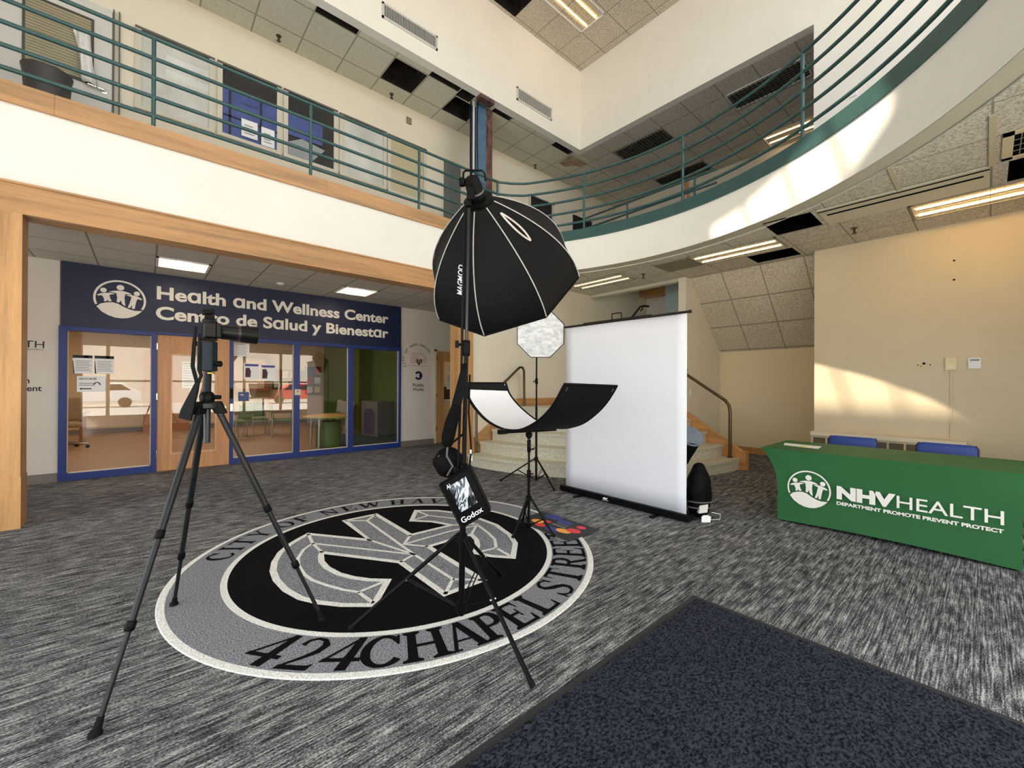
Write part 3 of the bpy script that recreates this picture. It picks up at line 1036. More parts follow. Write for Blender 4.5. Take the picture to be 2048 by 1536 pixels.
# ---- strip lights with louvres
def strip_light(label, x0, x1, y0, y1, z, tube, nx, ny, group, frame=None, up=0.10):
    t = thing('ceiling_light', label, 'ceiling light', ((x0+x1)/2, (y0+y1)/2, z), group)
    b = MB()
    e = 0.022
    b.box(x0, x1, y0, y0+e, z-0.012, z+0.01).box(x0, x1, y1-e, y1, z-0.012, z+0.01)
    b.box(x0, x0+e, y0, y1, z-0.012, z+0.01).box(x1-e, x1, y0, y1, z-0.012, z+0.01)
    b.build('frame', frame or mat('light frame', (150, 144, 130), 0.5), t)
    xi0, xi1, yi0, yi1 = x0+e, x1-e, y0+e, y1-e
    MB().poly([(xi0, yi0, z+0.006), (xi1, yi0, z+0.006), (xi1, yi1, z+0.006), (xi0, yi1, z+0.006)]).build('reflector', emis('glowing gold reflector', (255, 218, 162), 1.5) if tube else mat('unlit reflector', (92, 90, 84), 0.35, 0.3), t)  # reflector glows itself, standing in for light thrown back by the tubes
    b = MB()
    th, dp = 0.0025, (0.007 if tube else 0.026)
    for i in range(1, nx):
        x = xi0+(xi1-xi0)*i/nx
        b.box(x-th, x+th, yi0, yi1, z-dp, z-0.002)
    for j in range(1, ny):
        y = yi0+(yi1-yi0)*j/ny
        b.box(xi0, xi1, y-th, y+th, z-dp, z-0.002)
    b.build('louver', mat('louver lit tone', (226, 212, 180), 0.4) if tube else mat('louver unlit tone', (64, 64, 62), 0.3, 0.7), t)  # louvre colour lightened in lit fixtures, darkened in unlit ones
    if tube:
        long_y = (y1-y0) > (x1-x0)
        b = MB()
        for q in (0.27, 0.73):
            if long_y:
                b.tube([(xi0+(xi1-xi0)*q, yi0+0.03, z-0.008), (xi0+(xi1-xi0)*q, yi1-0.03, z-0.008)], 0.011, 6)
            else:
                b.tube([(xi0+0.03, yi0+(yi1-yi0)*q, z-0.008), (xi1-0.03, yi0+(yi1-yi0)*q, z-0.008)], 0.011, 6)
        b.build('tube', tube, t)
    return t


G_ = 'strip lights under the curved balcony'
strip_light('lit strip light beside the black ceiling openings over the stairs alcove', 6.70, 7.32, 1.985, 3.26, 3.53, TUBE_WARM, 5, 10, G_)
strip_light('dim strip light over the stairs behind the large softbox', 6.70, 7.30, 4.60, 5.86, 3.53, TUBE_DIM, 6, 12, G_)
strip_light('bright warm strip light near the wall above the green table', 6.73, 7.34, -0.68, 0.61, 3.53, emis('hot warm tube', (255, 206, 132), 26.0), 2, 12, G_)
G_ = 'strip lights in the upper ceiling'
strip_light('unlit dark louvre light in the opening nearest the switch wall', 8.06, 8.64, 1.98, 3.22, 6.80, None, 8, 16, G_, PAPER)
strip_light('unlit dark louvre light in the opening over the rail middle', 8.06, 8.64, 4.47, 5.70, 6.80, None, 8, 16, G_)
strip_light('unlit far louvre light in the upper ceiling deep behind the rail', 9.95, 10.53, 4.47, 5.75, 6.80, None, 8, 16, G_)
strip_light('lit strip light low in the opening beside the switch wall', 9.95, 10.53, 1.98, 3.22, 6.80, TUBE_WARM, 3, 12, G_, PAPER)
strip_light('bright strip light in the high ceiling over the void', 5.36, 6.63, 4.87, 5.45, 8.6, TUBE_WARM, 18, 6, None, PAPER)

# metal access panels, slot diffuser, grille in the low ceiling
t = thing('slot_diffuser', 'long pale slot diffuser panel in the ceiling over the green table', 'air vent', (6.38, 0.62, 3.53))
MB().box(6.08, 6.70, -0.02, 1.36, 3.518, 3.529).build('panel', mat('pale metal panel', (212, 204, 184), 0.5), t)
b = MB()
b.box(6.13, 6.15, -0.02, 1.36, 3.512, 3.5175).box(6.285, 6.32, 0.02, 1.30, 3.512, 3.5175)
b.build('slot', DARK, t)
t = thing('ceiling_panel', 'grey flat metal panel in the ceiling before the lit strip light', 'panel', (7.03, 3.58, 3.53))
MB().box(6.74, 7.30, 3.27, 3.90, 3.520, 3.529).build('plate', mat('grey panel', (128, 120, 102), 0.6), t)
t = thing('air_grille', 'beige return air grille at the picture edge above the strip light', 'air vent', (5.7, -0.4, 3.53))
b = MB()
b.box(5.40, 6.02, -0.70, -0.64, 3.517, 3.529).box(5.40, 6.02, -0.155, -0.09, 3.517, 3.529).box(5.40, 5.46, -0.70, -0.09, 3.517, 3.529).box(5.96, 6.02, -0.70, -0.09, 3.517, 3.529)
b.build('frame', mat('beige metal', (214, 200, 168), 0.5), t)
MB().box(5.46, 5.96, -0.64, -0.155, 3.522, 3.529).build('duct', DARK, t)
b = MB()
for i in range(1, 12):
    b.box(5.46, 5.96, -0.64+0.0404*i-0.003, -0.64+0.0404*i+0.003, 3.518, 3.522)
for i in range(1, 4):
    b.box(5.46+0.125*i-0.004, 5.46+0.125*i+0.004, -0.64, -0.155, 3.518, 3.522)
b.build('grille', mat('grille grey', (132, 130, 122), 0.5), t)
# ceiling ribs (painted T bars) between the tiles near the curved edge
rib_m = mat('painted T bar', (196, 186, 160), 0.6)
b = MB()
b.box(5.40, 6.08, 0.605, 0.640, 3.518, 3.529).box(4.95, 6.08, -0.052, -0.012, 3.518, 3.529)
ST(b.build('trim_ceiling_rib', rib_m))


def sprinkler(label, x, y, z):
    t = thing('sprinkler', label, 'sprinkler', (x, y, z), 'ceiling sprinkler heads')
    MB().lathe([(0.04, 0), (0.036, 0.008), (0.013, 0.01), (0.013, 0.06), (0.03, 0.075), (0.03, 0.08)], (x, y, z-0.001), (0, 0, -1), 12).build('head', BRONZE, t, smooth=40)


sprinkler('sprinkler in the low ceiling beside the slot diffuser', 7.12, 1.17, 3.53)
sprinkler('sprinkler in the low ceiling over the pull up screen', 7.10, 4.31, 3.53)
sprinkler('sprinkler in the hall ceiling left of the dark missing tile', 1.52, 7.24, 6.8)
sprinkler('sprinkler in the hall ceiling below the dark missing tile', 3.40, 7.29, 6.8)
sprinkler('sprinkler in the hall ceiling right of the steel column', 7.14, 7.30, 6.8)
# stained tile
stn = MB().poly([(7.45, 6.44, 6.797), (8.05, 6.42, 6.797), (8.04, 6.62, 6.797), (7.9, 6.66, 6.797), (7.75, 6.86, 6.797), (7.5, 6.84, 6.797)])
sm_, nt_, bs_ = newmat('water stain')
nt_.links.new(ramp(nt_, noise(nt_, 4.0), [(0.3, (150, 120, 92)), (0.55, (178, 150, 120)), (0.8, (196, 186, 166))]), bs_.inputs['Base Color'])
bs_.inputs['Roughness'].default_value = 0.95
tag(stn.build('water_stain', sm_), 'brown water stain on the hall ceiling beside the white corner', 'stain')

# ---- wall vents on the high white wall
def wall_vent(label, x0, x1, z0, z1, n):
    t = thing('wall_vent', label, 'air vent', ((x0+x1)/2, 6.15, z0), 'vents in the high white wall')
    b = MB()
    e = 0.03
    b.box(x0, x1, 6.128, 6.149, z0, z0+e).box(x0, x1, 6.128, 6.149, z1-e, z1).box(x0, x0+e, 6.128, 6.149, z0, z1).box(x1-e, x1, 6.128, 6.149, z0, z1)
    b.build('frame', mat('vent frame', (206, 204, 198), 0.5), t)
    MB().box(x0+e, x1-e, 6.143, 6.148, z0+e, z1-e).build('duct', mat('vent dark', (70, 70, 70), 0.8), t)
    b = MB()
    for i in range(n):
        x = x0+e+(x1-x0-2*e)*(i+0.5)/n
        b.box(x-0.004, x+0.004, 6.130, 6.142, z0+e, z1-e)
    b.build('slats', mat('vent slat', (196, 196, 192), 0.5), t)


wall_vent('long louvred vent high on the white wall nearer the viewer', 2.70, 3.68, 7.06, 7.30, 34)
wall_vent('louvred vent high on the white wall beside the steel column', 5.49, 6.49, 7.06, 7.32, 34)

# ---- exposed steel column in the hall
t = thing('steel_column', 'exposed blue steel column with charred plate and pipes in the hall', 'column', (4.85, 6.45, 4.12))
b = MB().box(4.70, 4.93, 6.40, 6.42, 4.12, 6.95).box(4.70, 4.93, 6.60, 6.62, 4.12, 6.95).box(4.805, 4.825, 6.42, 6.60, 4.12, 6.95)
b.build('beam', STEELBLUE, t)
MB().box(4.935, 5.10, 6.42, 6.60, 4.12, 6.92).build('charred_plate', RUST, t)
b = MB().tube([(4.66, 6.44, 4.12), (4.66, 6.44, 6.95)], 0.020, 8)
b.build('conduit', mat('white pipe', (206, 200, 190), 0.4), t, smooth=40)
b = MB().tube([(4.615, 6.46, 4.12), (4.62, 6.46, 5.2), (4.60, 6.46, 5.8), (4.61, 6.46, 6.95)], 0.013, 8)
b.tube([(4.715, 6.385, 4.12), (4.72, 6.385, 5.6), (4.705, 6.385, 6.3), (4.72, 6.385, 6.9)], 0.008, 6)
b.build('cable', BLACK, t, smooth=40)
MB().box(4.62, 4.95, 6.17, 6.32, 6.74, 6.80).build('charred_edge', RUST, t)

# ---- windows and door of the upper hall
YW = 7.43
WFR = mat('window surround', (206, 198, 182), 0.5)


def hall_window(n, x0, x1, z0, z1, style):
    wn = empty_struct('window_%d' % n, ((x0+x1)/2, YW, z0))
    b = MB()
    e = 0.045
    b.box(x0-0.02, x0+e, YW-0.035, YW, z0-0.04, z1).box(x1-e, x1+0.02, YW-0.035, YW, z0-0.04, z1)
    b.box(x0-0.02, x1+0.02, YW-0.05, YW, z0-0.05, z0)
    b.build('window_frame', WFR, wn)
    MB().box(x0-0.02, x1+0.02, YW-0.045, YW, z1, z1+0.03).build('window_head', mat('dark head trim', (92, 90, 84), 0.5), wn)
    back = MB().box(x0+e, x1-e, YW-0.012, YW-0.002, z0, z1)
    if style == 'blind':
        m, nt, bs = newmat('ivory blind')
        g = nt.nodes.new('ShaderNodeNewGeometry')
        sp = nt.nodes.new('ShaderNodeSeparateXYZ')
        nt.links.new(g.outputs['Position'], sp.inputs[0])
        fr_ = math_n(nt, 'FRACT', math_n(nt, 'MULTIPLY', sp.outputs['Z'], 38.0))
        nt.links.new(ramp(nt, fr_, [(0.0, (150, 134, 100)), (0.25, (206, 192, 156)), (1.0, (216, 202, 168))]), bs.inputs['Base Color'])
        back.build('blind', MATS.setdefault('ivory blind', m), wn)
    elif style == 'pale':
        back.build('blind', mat('pale shade', (214, 212, 206), 0.7, var=0.1, vs=1.6), wn)
    else:
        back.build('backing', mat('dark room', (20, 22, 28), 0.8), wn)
    MB().poly([(x0+e, YW-0.022, z0), (x1-e, YW-0.022, z0), (x1-e, YW-0.022, z1), (x0+e, YW-0.022, z1)]).build('pane', GLASS, wn)
    return wn


hall_window(20, -0.11, 0.71, 5.09, 6.10, 'pale')
hall_window(21, 0.78, 1.58, 5.09, 6.10, 'dark')
hall_window(22, 1.65, 2.45, 5.09, 6.10, 'dark')
hall_window(23, 2.52, 3.34, 5.09, 6.09, 'pale')
hall_window(24, 3.40, 4.18, 5.07, 6.08, 'blind')
hall_window(25, 5.30, 6.10, 5.07, 6.06, 'blind')
hall_window(26, 7.05, 7.90, 5.07, 6.06, 'dark')
d3 = empty_struct('door_3', (4.95, YW, 4.12))
MB().box(4.62, 5.02, YW-0.03, YW, 4.12, 6.09).build('door_leaf', mat('grey green door', (110, 116, 112), 0.5), d3)
d5 = empty_struct('door_5', (9.0, YW, 4.12))
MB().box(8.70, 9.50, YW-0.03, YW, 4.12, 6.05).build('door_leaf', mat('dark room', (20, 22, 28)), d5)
# posters and boards in the dark hall windows
BLUEB = mat('blue poster', (62, 78, 140), 0.5, var=0.04, vs=4)


def hall_poster(label, x0, x1, z0, z1, m, lines=0, name='poster', d=0.0):
    t = thing(name, label, 'poster', ((x0+x1)/2, YW-0.03, z0), 'posters in the hall windows')
    MB().box(x0, x1, YW-0.034-d, YW-0.030-d, z0, z1).build('sheet', m, t)
    if lines:
        q = MB()
        for i in range(lines):
            zz = z0+(z1-z0)*(0.2+0.6*i/lines)
            q.box(x0+(x1-x0)*0.18, x1-(x1-x0)*(0.2+0.1*(i % 2)), YW-0.037-d, YW-0.0345-d, zz, zz+0.012)
        q.build('print', LETTERW if m is BLUEB else mat('grey print', (120, 118, 118)), t)
    return t


hall_poster('blue board filling the second hall window', 0.83, 1.54, 5.10, 5.80, BLUEB, 0)
hall_poster('blue board filling the third hall window', 1.70, 2.22, 5.42, 5.80, BLUEB, 0)
b = MB()
for x in (0.90, 1.30):
    b.box(x, x+0.03, YW-0.040, YW-0.0355, 5.10, 5.80)
b.box(0.83, 1.54, YW-0.040, YW-0.0355, 5.36, 5.385)
b.text('wellness for', 0.035, onY(YW-0.038), 0.0, x0=1.05, y0=5.62)
tag(b.build('window_tape', mat('dark tape', (26, 30, 44))), 'dark tape bars across the blue board in the second hall window', 'tape')
hall_poster('white flyer, first of two low on the blue board', 1.06, 1.27, 5.14, 5.40, PAPER, 4, d=0.012)
hall_poster('white flyer, second of two low on the blue board', 1.32, 1.50, 5.10, 5.38, PAPER, 4, d=0.012)
t = thing('slanted_board', 'grey slanted board behind the third hall window', 'board', (2.0, YW-0.03, 5.1))
MB().slab([(1.70, YW-0.034, 5.10), (2.05, YW-0.034, 5.10), (2.26, YW-0.034, 5.36), (1.9, YW-0.034, 5.42), (1.70, YW-0.034, 5.3)], (0, 1, 0), 0.004).build('panel', mat('grey board', (150, 152, 156), 0.6), t)
t = thing('wall_box', 'small brown alarm box on the hall wall above the windows', 'box', (3.82, YW, 6.5))
MB().box(3.77, 3.87, YW-0.03, YW, 6.48, 6.60).build('box', mat('brown plastic', (140, 124, 98), 0.5), t)
# grey door with blinds at the end of the hall
d4 = empty_struct('door_4', (-0.85, YW, 4.12))
MB().box(-1.42, -0.345, YW-0.035, YW, 4.12, 6.18).build('door_leaf', mat('pale grey door', (206, 204, 198), 0.55), d4)
b = MB()
b.box(-0.338, -0.325, YW-0.05, YW, 4.12, 6.2).box(-0.285, -0.272, YW-0.045, YW, 4.12, 6.2)
b.build('door_frame', mat('dark gap', (96, 94, 88)), d4)
MB().box(-1.10, -0.51, YW-0.05, YW-0.03, 5.14, 5.96).build('window_frame', mat('dark bronze', (70, 66, 56), 0.5), d4)
b = MB()
for i in range(44):
    z = 5.17+0.76*i/44
    b.box(-1.075, -0.535, YW-0.058+0.004*(i % 2), YW-0.052+0.004*(i % 2), z, z+0.012)
b.build('blind', mat('tan blind', (172, 162, 134), 0.6), d4)
b = MB().lathe([(0.034, 0), (0.034, 0.012), (0.014, 0.014), (0.014, 0.05)], (-0.415, YW-0.035, 5.11), (0, -1, 0), 16)
b.tube([(-0.415, YW-0.08, 5.11), (-0.56, YW-0.08, 5.12)], 0.011, 8)
b.build('door_handle', CHROME, d4, smooth=40)
t = thing('papers', 'crumpled white papers hung over the lever of the blind door', 'paper', (-0.6, 7.33, 5.1))
b = MB()
b.grid(lambda u, v: (-0.70+0.15*u+0.09*v+0.02*math.sin(9*u+3*v), 7.33+0.025*math.sin(14*u+5*v), 5.76-0.62*v-0.04*u), 12, 10)
b.build('sheet', mat('crumpled paper', (226, 224, 220), 0.7, var=0.06, vs=18), t, smooth=60, solid=0.006)
t = thing('trash_can', 'dark grey trash can behind the rail by the blind door', 'trash can', (-0.85, 6.98, 4.12))
MB().lathe([(0.15, 0), (0.19, 0.70), (0.20, 0.76), (0.205, 0.78), (0.195, 0.785), (0.175, 0.70), (0.14, 0.03)], (-0.85, 6.98, 4.12), n=28).build('bin', mat('dark grey plastic', (70, 66, 64), 0.55), t, smooth=50)
t = thing('light_switch', 'white light switch plate on the white upper wall', 'switch', (7.45, 1.25, 5.5))
MB().box(7.44, 7.45, 1.20, 1.28, 5.48, 5.60).build('plate', PAPER, t)

# ---- railings
RZ = [4.43, 4.645, 4.865, 5.085, 5.315]
rl = thing('balcony_railing', 'straight teal tube railing along the oak edged balcony', 'railing', (0.05, 6.22, 4.285))
for x in (-3.27, -1.61, 0.05, 1.71, 3.39):
    MB().tube([(x, 6.22, 4.285), (x, 6.22, 5.315)], 0.021, 10).build('post', TEAL, rl, smooth=40)
for z in RZ:
    MB().tube([(-3.5, 6.22, z), (5.03, 6.22, z)], 0.0215, 10).build('rail', TEAL, rl, smooth=40)
rc = thing('balcony_railing', 'curved teal tube railing on the white curved balcony', 'railing', arc(CR+0.03, 0)+(4.285,))
rr_ = CR+0.03
a_end = math.degrees(math.asin((6.22-CY)/rr_))
for a in (None, 19.9, -4.6, -29.2, -53.6, -78):
    x, y = (5.07, 6.22) if a is None else arc(rr_, a)
    MB().tube([(x, y, 4.285), (x, y, 5.315)], 0.021, 10).build('post', TEAL, rc, smooth=40)
for z in RZ:
    MB().tube([arc(rr_, -95+131*i/58)+(z,) for i in range(59)]+[(5.30, 6.09, z), (5.085, 6.21, z)], 0.0215, 10).build('rail', TEAL, rc, smooth=40)
rb = thing('stairwell_railing', 'low far teal railing round the stair opening behind the curve', 'railing', (7.68, 5.0, 4.12))
for y in (6.20, 5.05, 3.6):
    MB().tube([(7.68, y, 4.12), (7.68, y, 5.30)], 0.02, 8).build('post', TEAL, rb, smooth=40)
for z in (4.6, 4.82, 5.06, 5.30):
    MB().tube([(7.68, 6.20, z), (7.68, 3.2, z)], 0.021, 8).build('rail', TEAL, rb, smooth=40)
t = thing('easel', 'wooden easel legs standing behind the curved railing post', 'easel', (9.4, 4.6, 4.12))
b = MB()
for dy, dx in ((-0.16, 0), (0.13, 0.0), (0.0, 0.3)):
    b.tube([(9.4+dx, 4.6+dy, 4.12), (9.4, 4.6+dy*0.25, 6.15)], 0.022, 6)
b.build('leg', OAKZ, t)
t = thing('wood_sign', 'small wooden board on the far upper wall', 'sign', (10.69, 3.9, 6.0))
MB().box(10.66, 10.70, 3.72, 3.96, 6.22, 6.46).build('board', OAKZ, t)

# ---- right wall fittings
t = thing('radiator', 'beige baseboard heater with louvred face behind the green table', 'radiator', (7.8, 0.98, 0))
MB().box(7.70, 7.899, 0.17, 1.785, 0.05, 0.66).build('cabinet', mat('beige metal', (214, 200, 168), 0.5), t)
MB().box(7.67, 7.899, 0.16, 1.788, 0.66, 0.715).build('ledge', mat('beige ledge', (228, 216, 190), 0.5), t)
b = MB()
for i in range(9):
    y0 = 0.22+0.173*i
    b.box(7.694, 7.70, y0, y0+0.15, 0.50, 0.63)
b.build('grille', mat('heater dark', (96, 84, 62), 0.6), t)
t = thing('thermostat', 'beige thermostat box on the right wall with a conduit below', 'thermostat', (7.9, 0.31, 1.62))
MB().box(7.868, 7.899, 0.255, 0.36, 1.62, 1.79).build('box', mat('ivory plastic', (222, 208, 166), 0.5), t, bevel=0.004)
MB().box(7.862, 7.868, 0.28, 0.335, 1.645, 1.70).build('cover', mat('ivory cover', (232, 220, 182), 0.5), t)
MB().box(7.885, 7.899, 0.297, 0.317, 0.715, 1.62).build('conduit', CREAM, t)
t = thing('thermostat', 'white square thermostat with a small dark display on the right wall', 'thermostat', (7.9, 0.10, 1.63))
MB().box(7.872, 7.899, 0.045, 0.158, 1.635, 1.775).build('box', PAPER, t, bevel=0.006)
MB().box(7.869, 7.872, 0.06, 0.14, 1.735, 1.757).build('display', mat('grey display', (110, 112, 116), 0.3), t)
t = thing('wall_holes', 'small dark screw holes left in the right wall plaster', 'hole', (7.9, 0.6, 1.7))
b = MB()
for y, z, r in ((0.62, 1.70, 0.008), (0.56, 1.72, 0.016), (0.50, 1.70, 0.008), (0.59, 1.685, 0.006), (0.28, 3.05, 0.012), (0.28, 2.80, 0.012)):
    b.lathe([(r, 0), (r, 0.003)], (7.899, y, z), (-1, 0, 0), 8)
b.build('hole', DARK, t)
t = thing('socket_plate', 'small white plate on the stair side wall', 'socket', (8.08, 3.87, 1.25))
MB().box(8.05, 8.12, 3.86, 3.87, 1.2, 1.33).build('plate', PAPER, t)
EMB_POLYS = {"curl":[[-.517,.855],[-.624,.767],[-.717,.679],[-.814,.549],[-.894,.372],[-.941,.199],[-.956,.019],[-.941,-.188],[-.895,-.37],[-.827,-.496],[-.723,-.629],[-.574,-.759],[-.36,-.502],[-.457,-.411],[-.535,-.295],[-.589,-.171],[-.62,-.009],[-.617,.133],[-.584,.26],[-.556,.317]],"bar":[[-.517,.855],[-.149,.337],[-.004,-.206],[-.153,-.277],[-.556,.317]],"diag":[[-.126,1.018],[.202,1.018],[.19,.211],[.04,.044],[.173,-.139],[.153,-.94],[-.161,-.937],[-.153,-.277],[.002,-.211],[-.147,.334]],"rblock":[[.19,.211],[.627,.198],[.807,.023],[.623,-.146],[.431,-.134],[.173,-.139],[.04,.044]],"rcurl":[[.594,.855],[.773,.702],[.89,.493],[.956,.209],[.967,-.085],[.887,-.388],[.791,-.573],[.574,-.788],[.464,-.657],[.394,-.511],[.515,-.392],[.583,-.279],[.623,-.146],[.807,.023],[.627,.198],[.541,.408],[.391,.575]]}
EMB_LINES = {"o1":[[-.149,.337],[-.517,.855],[-.624,.767],[-.717,.679],[-.814,.549],[-.894,.372],[-.941,.199],[-.956,.019],[-.941,-.188],[-.895,-.37],[-.827,-.496],[-.723,-.629],[-.574,-.759],[-.36,-.502],[-.457,-.411],[-.535,-.295],[-.589,-.171],[-.62,-.009],[-.617,.133],[-.584,.26],[-.556,.317],[-.153,-.277],[-.161,-.937],[.153,-.94],[.173,-.139],[.431,-.134],[.623,-.146],[.583,-.279],[.515,-.392],[.394,-.511],[.464,-.657],[.574,-.788],[.791,-.573],[.887,-.388],[.967,-.085],[.956,.209],[.89,.493],[.773,.702],[.594,.855],[.391,.575],[.541,.408],[.627,.198],[.19,.211],[.202,1.018],[-.126,1.018],[-.147,.334]],"f1":[[-.517,.855],[-.556,.581],[-.556,.317]],"f2":[[-.556,.581],[-.653,.485],[-.739,.323],[-.771,.185],[-.782,-.004],[-.765,-.145],[-.718,-.279],[-.653,-.425],[-.583,-.534],[-.397,-.504]],"f3":[[-.583,-.534],[-.564,-.735]],"f4":[[-.556,.581],[-.004,-.206]],"f5":[[-.147,.334],[.0,-.214],[-.153,-.277]],"f6":[[-.126,1.018],[.046,.871],[.202,1.018]],"f7":[[.046,.871],[.0,-.214],[-.001,-.788],[-.161,-.937]],"f8":[[-.001,-.788],[.153,-.94]],"f9":[[.19,.211],[.04,.044],[.173,-.139]],"f10":[[.04,.044],[.537,.058],[.807,.023],[.623,-.146]],"f11":[[.594,.855],[.608,.616],[.391,.575]],"f12":[[.608,.616],[.777,.322],[.833,.058],[.767,-.221],[.71,-.388],[.597,-.543],[.417,-.518]],"f13":[[.597,-.543],[.574,-.788]],"f14":[[.627,.198],[.833,.058]]}
# ================================================================ round floor mat
MX, MY = 1.661, 3.311
MAT_W = pile('mat white pile', (200, 199, 194), (246, 245, 240), 110, bm=0.5)
MAT_G = pile('mat grey pile', (82, 84, 90), (160, 162, 168), 120, bm=0.6)
MAT_K = pile('mat black pile', (5, 5, 6), (12, 12, 14), 200, bm=0.3)


def ringmesh(r0, r1, z):
    b = MB()
    n = 120
    vs = [(MX+r*math.cos(2*math.pi*i/n), MY+r*math.sin(2*math.pi*i/n), z) for r in (r0, r1) for i in range(n)]
    return b.add(vs, [(i, (i+1) % n, n+(i+1) % n, n+i) for i in range(n)])


mt = thing('round_mat', 'round grey and black mat with white NH monogram and address lettering', 'mat', (MX, MY, 0))
MB().lathe([(1.608, 0.0), (1.612, 0.004), (1.606, 0.0075)], (MX, MY, 0), n=120).build('edge', MAT_W, mt)
ringmesh(1.28, 1.568, 0.0085).build('ring', MAT_G, mt)
ringmesh(1.237, 1.281, 0.009).build('ring', MAT_W, mt)
MB().poly([(MX+1.24*math.cos(2*math.pi*i/120), MY+1.24*math.sin(2*math.pi*i/120), 0.0095) for i in range(120)]).build('disc', MAT_K, mt)
on_mat = lambda z: (lambda u, v: (MX+u, MY+v, z))
b = MB()
for k, p in EMB_POLYS.items():
    b.shape(p, on_mat(0.0105))
b.build('monogram', MAT_G, mt)
b = MB()
for k, p in EMB_LINES.items():
    b.ribbon(p, 0.046 if k == 'o1' else 0.027, on_mat(0.0115+0.0001*len(k)), closed=(k == 'o1'))
b.build('outline', MAT_W, mt)


def serif(ch):
    """slab-serif capitals, unit height: list of ('p', polygon) or ('s', points, widths)"""
    T, t, s, o = 0.20, 0.09, 0.06, 0.10

    def stem(x, w=T, top=True, bot=True):
        q = [('p', [(x-w/2, 0), (x+w/2, 0), (x+w/2, 1), (x-w/2, 1)])]
        if bot:
            q.append(('p', [(x-w/2-o, 0), (x+w/2+o, 0), (x+w/2+o, s), (x+w/2, s*2), (x-w/2, s*2), (x-w/2-o, s)]))
        if top:
            q.append(('p', [(x-w/2-o, 1), (x+w/2+o, 1), (x+w/2+o, 1-s), (x+w/2, 1-s*2), (x-w/2, 1-s*2), (x-w/2-o, 1-s)]))
        return q

    def bar(x0, x1, y, h=t):
        return [('p', [(x0, y-h/2), (x1, y-h/2), (x1, y+h/2), (x0, y+h/2)])]

    def dg(x0, y0, x1, y1, w):
        return [('p', [(x0-w/2, y0), (x0+w/2, y0), (x1+w/2, y1), (x1-w/2, y1)])]

    def sf(x, y, w=0.30):
        return [('p', [(x-w/2, y), (x+w/2, y), (x+w/2, y+s), (x-w/2, y+s)])]

    def ell(cx, cy, rx, ry, a0, a1, thin=t, thick=T, n=24):
        pts, ws = [], []
        for i in range(n+1):
            a = R(a0+(a1-a0)*i/n)
            pts.append((cx+rx*math.cos(a), cy+ry*math.sin(a)))
            ws.append(thin+(thick-thin)*abs(math.cos(a))**1.5)
        return [('s', pts, ws)]
    if ch == 'I':
        return stem(0.18), 0.36
    if ch == 'T':
        return stem(0.42, top=False) + bar(0.02, 0.82, 1-t/2) + [('p', [(0.02, 1), (0.09, 1), (0.05, 0.72), (0.02, 0.72)]), ('p', [(0.75, 1), (0.82, 1), (0.82, 0.72), (0.79, 0.72)])], 0.84
    if ch == 'H':
        return stem(0.18) + stem(0.76) + bar(0.2, 0.74, 0.5), 0.94
    if ch == 'N':
        return dg(0.17, 0, 0.17, 1, t) + dg(0.80, 0, 0.80, 1, t) + dg(0.78, 0, 0.17, 1, T) + sf(0.17, 0) + sf(0.80, 1-s) + sf(0.12, 1-s, 0.24), 0.96
    if ch in 'EF':
        q = stem(0.18) + bar(0.2, 0.72, 1-t/2) + bar(0.2, 0.56, 0.52) + [('p', [(0.62, 1), (0.72, 1), (0.72, 0.72), (0.68, 0.72)]), ('p', [(0.52, 0.68), (0.57, 0.68), (0.57, 0.36), (0.52, 0.36)])]
        if ch == 'E':
            q += bar(0.2, 0.76, t/2) + [('p', [(0.64, 0), (0.76, 0), (0.79, 0.30), (0.74, 0.30)])]
        return q, 0.8
    if ch == 'L':
        return stem(0.18) + bar(0.2, 0.74, t/2) + [('p', [(0.62, 0), (0.74, 0), (0.77, 0.30), (0.72, 0.30)])], 0.76
    if ch == 'A':
        return dg(0.14, 0, 0.44, 1, t) + dg(0.78, 0, 0.46, 1, T) + bar(0.25, 0.66, 0.33, 0.06) + sf(0.14, 0, 0.28) + sf(0.78, 0, 0.34), 0.94
    if ch == 'V':
        return dg(0.46, 0, 0.14, 1, T) + dg(0.48, 0, 0.80, 1, t) + sf(0.15, 1-s, 0.34) + sf(0.80, 1-s, 0.26), 0.92
    if ch == 'W':
        return dg(0.36, 0, 0.14, 1, T) + dg(0.38, 0, 0.66, 1, t) + dg(0.90, 0, 0.66, 1, T) + dg(0.92, 0, 1.16, 1, t) + sf(0.15, 1-s, 0.32) + sf(0.66, 1-s, 0.3) + sf(1.16, 1-s, 0.24), 1.3
    if ch == 'Y':
        return dg(0.43, 0.45, 0.14, 1, T*0.9) + dg(0.43, 0.45, 0.74, 1, t) + [('p', [(0.43-T/2, 0), (0.43+T/2, 0), (0.43+T/2, 0.5), (0.43-T/2, 0.5)])] + sf(0.43, 0, 0.36) + sf(0.15, 1-s, 0.32) + sf(0.74, 1-s, 0.26), 0.88
    if ch in 'PR':
        q = stem(0.18) + bar(0.2, 0.44, 1-t/2) + bar(0.2, 0.44, 0.5) + ell(0.44, 0.735, 0.23, 0.23, 90, -90, t, T)
        if ch == 'R':
            q += dg(0.74, 0, 0.42, 0.5, T*0.95) + sf(0.78, 0, 0.22)
            return q, 0.88
        return q, 0.76
    if ch == 'C':
        return ell(0.46, 0.5, 0.37, 0.46, 42, 322, t, T, 28) + [('p', [(0.72, 0.98), (0.79, 0.98), (0.79, 0.66), (0.74, 0.66)]), ('p', [(0.66, 0.80), (0.76, 0.86), (0.79, 0.70), (0.72, 0.70)])], 0.86
    if ch == 'O':
        return ell(0.46, 0.5, 0.36, 0.465, 0, 360, t, T, 32), 0.92
